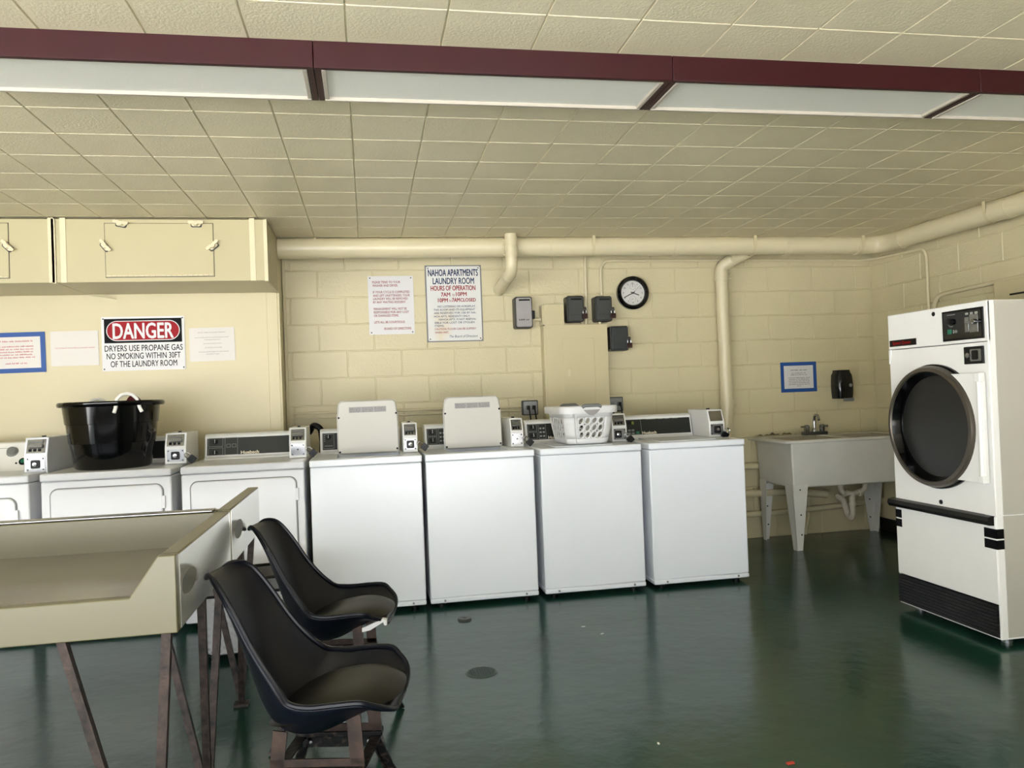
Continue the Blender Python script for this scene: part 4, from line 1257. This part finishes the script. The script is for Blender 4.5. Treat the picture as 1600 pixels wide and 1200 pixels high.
# vent grille
g = MB().box(0.002, W - 0.012, 0.0, 0.012, 0.036, 0.190)
for k in range(9):
    z = 0.042 + k * 0.0165
    g.hexa([(0.002, -0.012, z), (W - 0.012, -0.012, z), (W - 0.012, 0.0, z), (0.002, 0.0, z), (0.002, -0.006, z + 0.012), (W - 0.012, -0.006, z + 0.012), (W - 0.012, 0.0, z + 0.012), (0.002, 0.0, z + 0.012)])
g.build('vent_grille', BLACK, t)
f = MB()
for fx in (0.06, W - 0.06):
    for fy in (0.08, D - 0.08):
        f.lathe([(0.025, 0), (0.025, 0.015), (0.012, 0.017), (0.012, 0.035)], 14, (fx, fy, 0))
split_build(f, 'foot', STEEL, t)
# black rail
MB().ext([(0.0, 0.565), (-0.030, 0.567), (-0.042, 0.585), (-0.036, 0.606), (-0.008, 0.612), (0, 0.612)], -0.022, W - 0.012, axis='x').build('rail', BLACK, t, bevel=0.002)
# door
dr = MB().lathe([(R + 0.012, -0.004), (R + 0.014, -0.030), (R + 0.004, -0.052), (R - 0.014, -0.054), (R - 0.019, -0.048), (R - 0.019, -0.030), (R - 0.010, -0.020), (R - 0.002, 0.0)], 64, (cx, 0, cz), axis='y', close=True).build('door_ring', RINGM, t)
MB().lathe([(R - 0.019, -0.046), (R - 0.034, -0.010), (R - 0.046, 0.022), (R - 0.046, 0.036), (R - 0.036, 0.036), (R - 0.016, -0.030)], 64, (cx, 0, cz), axis='y', close=True).build('glass_gasket', GLOSSBLK, dr)
MB().lathe([(0, 0.020), (0.12, 0.021), (R - 0.044, 0.026), (R - 0.044, 0.030), (0, 0.026)], 64, (cx, 0, cz), axis='y').build('door_glass', GLASS, dr)
MB().lathe([(R + 0.020, -0.002), (R + 0.020, -0.016), (R + 0.0, -0.016), (R + 0.0, -0.002)], 64, (cx + 0.008, 0, cz + 0.0), axis='y', close=True).build('door_gasket', BLACK, t)
MB().lathe([(R - 0.022, 0.006), (R + 0.03, 0.10), (R + 0.035, 0.85), (0.0, 0.85)], 48, (cx, 0, cz), axis='y').build('drum', DRUM, t)
hp = MB().ext([(0.50, 0.765), (0.70, 0.765), (0.70, 1.288), (0.50, 1.288)] + [(cx + (R - 0.004) * math.cos(a), cz + (R - 0.004) * math.sin(a)) for a in [0.98 - 1.96 * k / 14 for k in range(15)]], -0.034, -0.014).build('hinge_plate', WHITEW, t, bevel=0.002)
h = MB().tube([(0.685, -0.038, 0.768), (0.685, -0.038, 1.286)], 0.011, 12)
h.build('hinge', WHITEW, hp)
split_build(MB().box(0.670, 0.702, -0.05, -0.02, 1.245, 1.288).box(0.670, 0.702, -0.05, -0.02, 0.765, 0.80), 'hinge_cap', WHITEW, hp, bevel=0.003)
# controls
cp = MB().plate(0.428, 0.697, 1.452, 1.602, -0.010, -0.003, 0.003).build('control_panel', BLACK, t, bevel=0.002)
MB().box(0.44, 0.686, -0.0115, -0.0095, 1.462, 1.592).build('panel_face', GLOSSBLK, cp)
kx, kz = 0.495, 1.547
MB().lathe([(0, -0.03), (0.013, -0.028), (0.015, -0.011), (0.019, -0.0105)], 20, (kx, 0, kz), axis='y').build('knob', BLACK, cp)
q = MB()
for k in range(16):
    a = PI * 1.1 + k * 0.11
    q.bar((kx + 0.023 * math.cos(a), -0.0118, kz + 0.023 * math.sin(a)), (kx + 0.026 * math.cos(a), -0.0118, kz + 0.026 * math.sin(a)), 0.003, 0.0004, side=(0, 1, 0))
q.bar((kx - 0.022, -0.0118, kz + 0.006), (kx - 0.028, -0.0118, kz + 0.006), 0.0004, 0.012, side=(0, 1, 0))
for k in range(8): q.box(kx - 0.028 + k * 0.007, kx - 0.023 + k * 0.007, -0.0119, -0.0115, kz + 0.032, kz + 0.037)
for k in range(3): q.plate(0.588 + k * 0.03, 0.608 + k * 0.03, 1.571, 1.582, -0.0119, -0.0114, 0.003)
q.build('print', CPLINE, cp)
MB().box(0.470, 0.496, -0.017, -0.011, 1.486, 1.510).build('start_button', GREEN, cp, bevel=0.002)
MB().lathe([(0, -0.016), (0.008, -0.015), (0.008, -0.011)], 14, (0.525, 0, 1.497), axis='y').box(0.503, 0.512, -0.0125, -0.011, 1.488, 1.506).build('button', GREYP, cp)
cs = MB().box(0.584, 0.610, -0.014, -0.011, 1.488, 1.560).box(0.615, 0.668, -0.014, -0.011, 1.484, 1.570).build('coin_plate', STEEL, cp, bevel=0.001)
MB().tube([(0.605, -0.03, 1.534), (0.65, -0.03, 1.534)], 0.0035, 8).lathe([(0, -0.038), (0.012, -0.034), (0.014, -0.012)], 16, (0.655, 0, 1.534), axis='y').build('coin_handle', CHROME, cp)
cb = MB().plate(0.568, 0.690, 1.332, 1.416, -0.012, -0.003, 0.003).build('coin_lock', BLACK, t, bevel=0.002)
MB().plate(0.612, 0.680, 1.345, 1.403, -0.016, -0.011, 0.006).build('lock_frame', STEEL, cb)
MB().plate(0.625, 0.664, 1.352, 1.397, -0.019, -0.015, 0.008).build('lock_recess', BLACK, cb)
MB().lathe([(0, -0.026), (0.013, -0.024), (0.014, -0.012)], 18, (0.603, 0, 1.374), axis='y').build('lock', CHROME, cb)
np_ = MB().box(0.012, 0.226, -0.007, -0.003, 1.452, 1.487).build('name_plate', BLACK, t, bevel=0.001)
MB().text('Speed Queen', -0.0076, 1.463, 0.016, 0.040, 0.185, bold=0.045).build('lettering', RED, np_, smooth=False)
MB().lathe([(0, -0.007), (0.011, -0.006), (0.012, -0.003)], 18, (0.362, 0, 1.600), axis='y').lathe([(0, -0.007), (0.011, -0.006), (0.012, -0.001)], 18, (0.356, 0, 0.633), axis='y').build('lock_barrel', BLACK, t)
for z0, z1 in ((0.505, 0.550), (0.455, 0.498)):
    MB().box(-0.001, 0.048, -0.0055, -0.0035, z0, z1).build('corner_tape', INK, t)
    tp = MB().box(0.640, W + 0.0015, -0.0055, -0.0035, z0, z1); tp.box(W, W + 0.0015, -0.0055, 0.10, z0, z1)
    tp.build('corner_tape', INK, t)
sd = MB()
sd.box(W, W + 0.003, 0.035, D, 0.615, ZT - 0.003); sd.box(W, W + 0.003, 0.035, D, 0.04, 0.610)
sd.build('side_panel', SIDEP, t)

# ---------------------------------------------------------------- wall panel at far right
t = thing('wall_cabinet', 'cream framed panel with dark slot behind the tall dryer', 'wall panel', (WX, 4.66, 1.55))
MB().box(-0.05, -0.001, -1.1, 0.02, -0.4, 0.36).build('frame', CREAM, t, bevel=0.004)
MB().box(-0.065, -0.045, -1.05, -0.10, -0.35, 0.245).build('door', CREAM, t, bevel=0.004)
MB().box(-0.058, -0.045, -0.9, -0.12, 0.25, 0.262).build('gap', BLACK, t)

# ---------------------------------------------------------------- folding table: two trays back to back on rod legs
TX1, TX0 = -0.475, -2.3
t = thing('folding_table', 'cream double sided laundry folding table on rusty steel legs', 'table', ((TX0 + TX1) / 2, 2.80, 0))
cx_ = (TX0 + TX1) / 2
hl = (TX1 - TX0) / 2
YF, YM, YB = 2.04 - 2.80, 0.0, 3.52 - 2.80
MB().box(-hl + 0.02, hl - 0.042, YF + 0.03, YB - 0.03, 0.775, 0.808).build('table_top', TABLETOP, t)
def lip_panel(y0, y1):
    # front board: low lip in the middle that ramps up to the end boards
    P = [(-hl, 0.722), (hl, 0.722), (hl, 0.912), (hl - 0.042, 0.912), (hl - 0.108, 0.815), (-hl + 0.108, 0.815), (-hl + 0.042, 0.912), (-hl, 0.912)]
    return MB().ext(P, y0, y1).build('lip_board', TABLEM, t, bevel=0.003)
lip_panel(YF, YF + 0.032); lip_panel(YB - 0.032, YB)
MB().box(-hl + 0.04, hl - 0.040, YM - 0.035, YM - 0.004, 0.725, 0.915).build('back_board', TABLEM, t, bevel=0.003)
MB().box(-hl + 0.04, hl - 0.040, YM + 0.004, YM + 0.035, 0.725, 0.918).build('back_board', TABLEM, t, bevel=0.003)
MB().box(-hl + 0.04, hl - 0.05, YM - 0.033, YM + 0.033, 0.9185, 0.921).build('rim_strip', STEEL, t)
def end_board(xa, xb, y0, y1, dz=0.0, out=1):
    e = MB().box(xa, xb, y0, y1, 0.722 + dz, 0.912 + dz).build('end_board', TABLEM, t, bevel=0.003)
    s = xb if out > 0 else xa
    f_ = MB()
    f_.box(s, s + 0.0015, y0 + 0.004, y1 - 0.004, 0.726 + dz, 0.908 + dz) if out > 0 else f_.box(s - 0.0015, s, y0 + 0.004, y1 - 0.004, 0.726 + dz, 0.908 + dz)
    f_.build('end_laminate', TABLEEND, e)
    m_ = (y0 + y1) / 2
    return e
def hand_hole(y, z, par):
    ov = [(y + 0.062 * math.cos(2 * PI * k / 28), z + 0.026 * math.sin(2 * PI * k / 28)) for k in range(28)]
    MB().ext([(p[0], p[1]) for p in ov], hl + 0.0010, hl + 0.0022, axis='x').build('hand_hole', GREYP, par)
e1 = end_board(hl - 0.042, hl, YF + 0.032, YM - 0.002)
e2 = end_board(hl - 0.040, hl + 0.003, YM + 0.002, YB - 0.032, 0.006)
end_board(-hl, -hl + 0.042, YF + 0.032, YB - 0.032, 0, -1)
HOLEM = mat('hand_hole_inside', (100, 98, 87), 0.4)
def oval(y, z, ry, rz_, par, dx):
    ov = [(y + ry * math.cos(2 * PI * k / 32), z + rz_ * math.sin(2 * PI * k / 32)) for k in range(32)]
    MB().ext(ov, hl + 0.0012 + dx, hl + 0.0024 + dx, axis='x').build('hand_hole', HOLEM, par)
oval(2.17 - 2.80, 0.822, 0.085, 0.030, e1, 0); oval(2.95 - 2.80, 0.828, 0.085, 0.032, e2, 0.003)
def foot_rods(fx, fy, tops):
    m_ = MB()
    for tx, ty in tops:
        a_ = Vector((fx, fy, 0.012)); b_ = Vector((tx, ty, 0.728))
        m_.bar(a_, b_, 0.024, 0.004, side=(1, 0, 0)); m_.bar(a_ + Vector((0.010, 0.0, 0)), b_ + Vector((0.010, 0.0, 0)), 0.004, 0.022, side=(1, 0, 0))
    m_.box(fx - 0.03, fx + 0.03, fy - 0.025, fy + 0.025, 0, 0.012)
    return m_.build('leg', RUST, t)
for sx in (1, -1):
    fx = sx * (hl - 0.07)
    foot_rods(fx, 1.98 - 2.80 + 0.04, [(sx * (hl - 0.03), YF + 0.02), (sx * (hl - 0.27), YF + 0.02)])
    foot_rods(fx, 2.66 - 2.80, [(sx * (hl - 0.03), YM - 0.03), (sx * (hl - 0.25), YM - 0.03), (sx * (hl - 0.03), -0.34)])
    foot_rods(fx - sx * 0.025, 3.50 - 2.80, [(sx * (hl - 0.03), YB - 0.03), (sx * (hl - 0.22), YB - 0.05), (sx * (hl - 0.03), YB - 0.34)])

# ---------------------------------------------------------------- chairs
CP = [(0.178, 0.424, 0.05, 0.0), (0.182, 0.440, 0.115, 0.006), (0.172, 0.452, 0.165, 0.016), (0.146, 0.454, 0.198, 0.034), (0.115, 0.445, 0.222, 0.060), (0.05, 0.412, 0.232, 0.092), (-0.01, 0.382, 0.232, 0.118), (-0.07, 0.370, 0.224, 0.134), (-0.125, 0.382, 0.212, 0.136), (-0.165, 0.422, 0.196, 0.124), (-0.195, 0.485, 0.180, 0.102), (-0.218, 0.555, 0.166, 0.078), (-0.240, 0.625, 0.154, 0.058), (-0.262, 0.695, 0.143, 0.042), (-0.285, 0.755, 0.132, 0.028), (-0.300, 0.788, 0.120, 0.018), (-0.313, 0.803, 0.100, 0.010), (-0.328, 0.806, 0.075, 0.004), (-0.338, 0.796, 0.055, 0.0)]
def chair_pt(u, v):
    k = u * (len(CP) - 1); i = min(int(k), len(CP) - 2); f_ = k - i
    pp = [CP[max(0, min(len(CP) - 1, i + d))] for d in (-1, 0, 1, 2)]
    x, z, w, lift = [0.5 * (2 * pp[1][q] + (pp[2][q] - pp[0][q]) * f_ + (2 * pp[0][q] - 5 * pp[1][q] + 4 * pp[2][q] - pp[3][q]) * f_ ** 2 + (3 * pp[1][q] - pp[0][q] - 3 * pp[2][q] + pp[3][q]) * f_ ** 3) for q in range(4)]
    q = min(1.0, max(0.0, (u - 0.30) / 0.40)); q = q * q * (3 - 2 * q)
    th = math.radians(90 - 78 * q)
    nx, nz = math.cos(th), math.sin(th)
    s = 2 * v - 1
    up_ = lift * abs(s) ** 2.4
    return (x + nx * up_, w * s, z + nz * up_)
def make_chair(loc, rz, label):
    t = thing('shell_chair', label, 'chair', loc, rz, group='black shell chairs beside the folding table')
    o = MB().grid(chair_pt, 34, 16).build('seat_shell', SHELL, t)
    md = o.modifiers.new('solid', 'SOLIDIFY'); md.thickness = 0.012; md.offset = -1
    md = o.modifiers.new('sub', 'SUBSURF'); md.levels = 1; md.render_levels = 2
    edge = [chair_pt(k / 60, 0) for k in range(61)] + [chair_pt(1, k / 16) for k in range(1, 16)] + [chair_pt(1 - k / 60, 1) for k in range(61)] + [chair_pt(0, 1 - k / 16) for k in range(1, 17)]
    MB().tube(edge, 0.0075, 8, caps=False).build('rim', SHELL, t)
    def pad(u, v):
        a_ = 2 * PI * u
        c_, s_ = math.cos(a_), math.sin(a_)
        px = 0.186 * math.copysign(abs(c_) ** 0.85, c_); py = 0.194 * math.copysign(abs(s_) ** 0.85, s_)
        rr = math.sin(PI * v / 2) if v <= 1 else 1
        base = 0.430 + 0.17 * (px * rr) + 0.55 * (py * rr) ** 2
        return (0.008 + px * rr, py * rr, base + 0.052 * (max(0.0, 1 - rr ** 3.5)))
    m_ = MB().grid(pad, 40, 12, True)
    m_.build('seat_pad', PAD, t)
    for sy in (-1, 1):
        y = sy * 0.112
        fr = MB()
        for x, dx, zt in ((-0.125, -0.012, 0.392), (0.075, 0.006, 0.432)):
            fr.bar((x, y, zt), (x + dx, y, 0.300), 0.038, 0.006, side=(1, 0, 0))
        fr.bar((-0.155, y, 0.300), (0.10, y, 0.300), 0.006, 0.034, side=(0, 1, 0))
        fr.build('seat_bracket', RUSTB, t)
        y = sy * 0.12
        fr = MB()
        fr.bar((-0.155, y, 0.289), (0.10, y, 0.289), 0.040, 0.014, side=(0, 1, 0))
        fr.bar((-0.140, y, 0.262), (0.085, y, 0.262), 0.034, 0.006, side=(0, 0, 1))
        rl = fr.build('frame_rail', RUSTD, t, bevel=0.002)
        fr = MB()
        for x in (-0.115, 0.06):
            fr.lathe([(0, -0.010), (0.006, -0.008), (0.007, 0.0)], 10, (x, y, 0.262), axis='y')
        split_build(fr, 'bolt', STEEL, rl)
    for x in (-0.14, 0.085):
        MB().bar((x, -0.12, 0.282), (x, 0.12, 0.282), 0.006, 0.030, side=(0, 0, 1)).build('cross_bar', RUSTD, t)
    for sx in (-1, 1):
        for sy in (-1, 1):
            x0 = -0.130 if sx < 0 else 0.075
            a_ = Vector((x0, sy * 0.118, 0.275)); b_ = Vector((x0 + sx * 0.10, sy * 0.20, 0.0))
            l = MB().bar(a_, b_, 0.028, 0.005, side=(1, 0, 0)); l.bar(a_ + Vector((sx * -0.012, 0.0, 0)), b_ + Vector((sx * -0.012, 0, 0)), 0.005, 0.026, side=(1, 0, 0))
            l.build('leg', RUSTD, t)
    return t
ch1 = make_chair((-0.116, 2.285, 0), -0.22, 'black padded shell chair nearest the camera, in front of the other chair')
ch2 = dup(ch1, loc=(-0.120, 3.12, 0), rz=-0.20, label='black padded shell chair behind the nearer chair, with white bracket')
MB().ext([(0.0, 0.0), (0.03, 0.006), (0.078, 0.034), (0.082, 0.022), (0.090, 0.022), (0.090, 0.042), (0.076, 0.046), (0.0, 0.014)], -0.17, -0.15).build('bracket', PAPER, ch2, label='white bracket', loc=(0.105, 0.0, 0.425))

# ---------------------------------------------------------------- laundry hamper under the table
t = thing('laundry_hamper', 'black and white patterned laundry hamper behind the table legs', 'hamper', (-0.645, 4.28, 0), rz=0.14)
def hpt(s, z, hx, hy, r): 
    p = rr_point(s, hx, hy, r); return (p[0], p[1], z)
zb, zm, zt_ = 0.035, 0.325, 0.395
MB().grid(lambda u, v: hpt(u, zb + (zm - zb) * v, 0.235 + 0.015 * v - (0.03 * (1 - v / 0.15) ** 2 if v < 0.15 else 0), 0.15 + 0.01 * v, 0.06), 64, 14, True).build('bag', LATTICE, t)
MB().grid(lambda u, v: hpt(u, zm + (zt_ - zm) * v, 0.250 + 0.003 * v, 0.16 + 0.003 * v, 0.06), 64, 2, True).build('band', GREYBAND, t)
m_ = MB()
for z, hx, r in ((zm, 0.252, 0.007), (zt_, 0.255, 0.008), (zb, 0.222, 0.010)):
    P = [hpt(k / 48, z, hx, hx - 0.09, 0.06) for k in range(49)]
    m_.tube(P, r, 8, caps=False)
m_.build('binding', BLACK, t)
V = [hpt(k / 48, zb + 0.002, 0.222, 0.13, 0.06) for k in range(48)]
MB().add(V, [tuple(range(47, -1, -1))]).build('base', BLACK, t)
m_ = MB()
for x in (-0.02,):
    m_.tube([(x, -0.155, 0.03), (x, -0.17, 0.40), (x, -0.17, 0.66)], 0.0075, 8)
    m_.tube([(x - 0.2, -0.17, 0.66), (x, -0.17, 0.66)], 0.0075, 8)
    m_.tube([(x - 0.2, -0.155, 0.03), (x - 0.2, -0.17, 0.40), (x - 0.2, -0.17, 0.66)], 0.0075, 8)
m_.build('handle_frame', BLACK, t)
m_ = MB()
for x in (-0.17, 0.17):
    for y in (-0.09, 0.09):
        m_.lathe([(0.0, 0.0), (0.018, 0.006), (0.018, 0.02), (0.008, 0.038)], 12, (x, y, 0))
split_build(m_, 'foot', BLACK, t)

# ---------------------------------------------------------------- floor fittings and litter
t = thing('floor_drain', 'round dark floor drain grate set in the green floor', 'floor drain', (0.468, 3.595, 0.0))
MB().lathe([(0.0, 0.001), (0.058, 0.001), (0.062, 0.004), (0.068, 0.004), (0.074, 0.0005)], 40).build('ring', DRAINM, t)
m_ = MB()
for k in range(-5, 6):
    q = k * 0.0105
    L = math.sqrt(max(0, 0.06 ** 2 - q * q))
    m_.box(q - 0.002, q + 0.002, -L, L, 0.002, 0.0055); m_.box(-L, L, q - 0.002, q + 0.002, 0.002, 0.0055)
m_.build('grate', DRAINM, t)
MB().lathe([(0.0, 0.0012), (0.058, 0.0014), (0.058, 0.001)], 30).build('well', BLACK, t)
t = thing('floor_cleanout', 'small round floor cleanout cap in front of the washers', 'floor cap', (0.496, 4.466, 0.0))
MB().lathe([(0.0, 0.006), (0.012, 0.006), (0.016, 0.010), (0.036, 0.010), (0.042, 0.0)], 30).build('cap', DGREY, t)
MB().lathe([(0.0, 0.0085), (0.013, 0.0085), (0.013, 0.005)], 16).build('plug', BLACK, t)
tag(MB().box(-0.013, 0.013, -0.006, 0.006, 0.0, 0.004).build('scrap', LITTER, loc=(1.348, 2.446, 0), rot=(0, 0, 0.1)), 'small red scrap on the floor at bottom edge of photo', 'scrap')
for i, (x, y, s, lb) in enumerate(((1.10, 4.13, 0.010, 'tiny white scrap on floor in front of basket washer, farther of two'), (1.16, 3.98, 0.010, 'tiny white scrap on floor in front of basket washer, nearer of two'), (0.98, 2.70, 0.007, 'tiny white scrap on the green floor near bottom centre'))):
    tag(MB().box(-s, s, -s * 0.5, s * 0.5, 0, 0.002).build('scrap', LITW, loc=(x, y, 0), rot=(0, 0, i * 0.7)), lb, 'scrap')
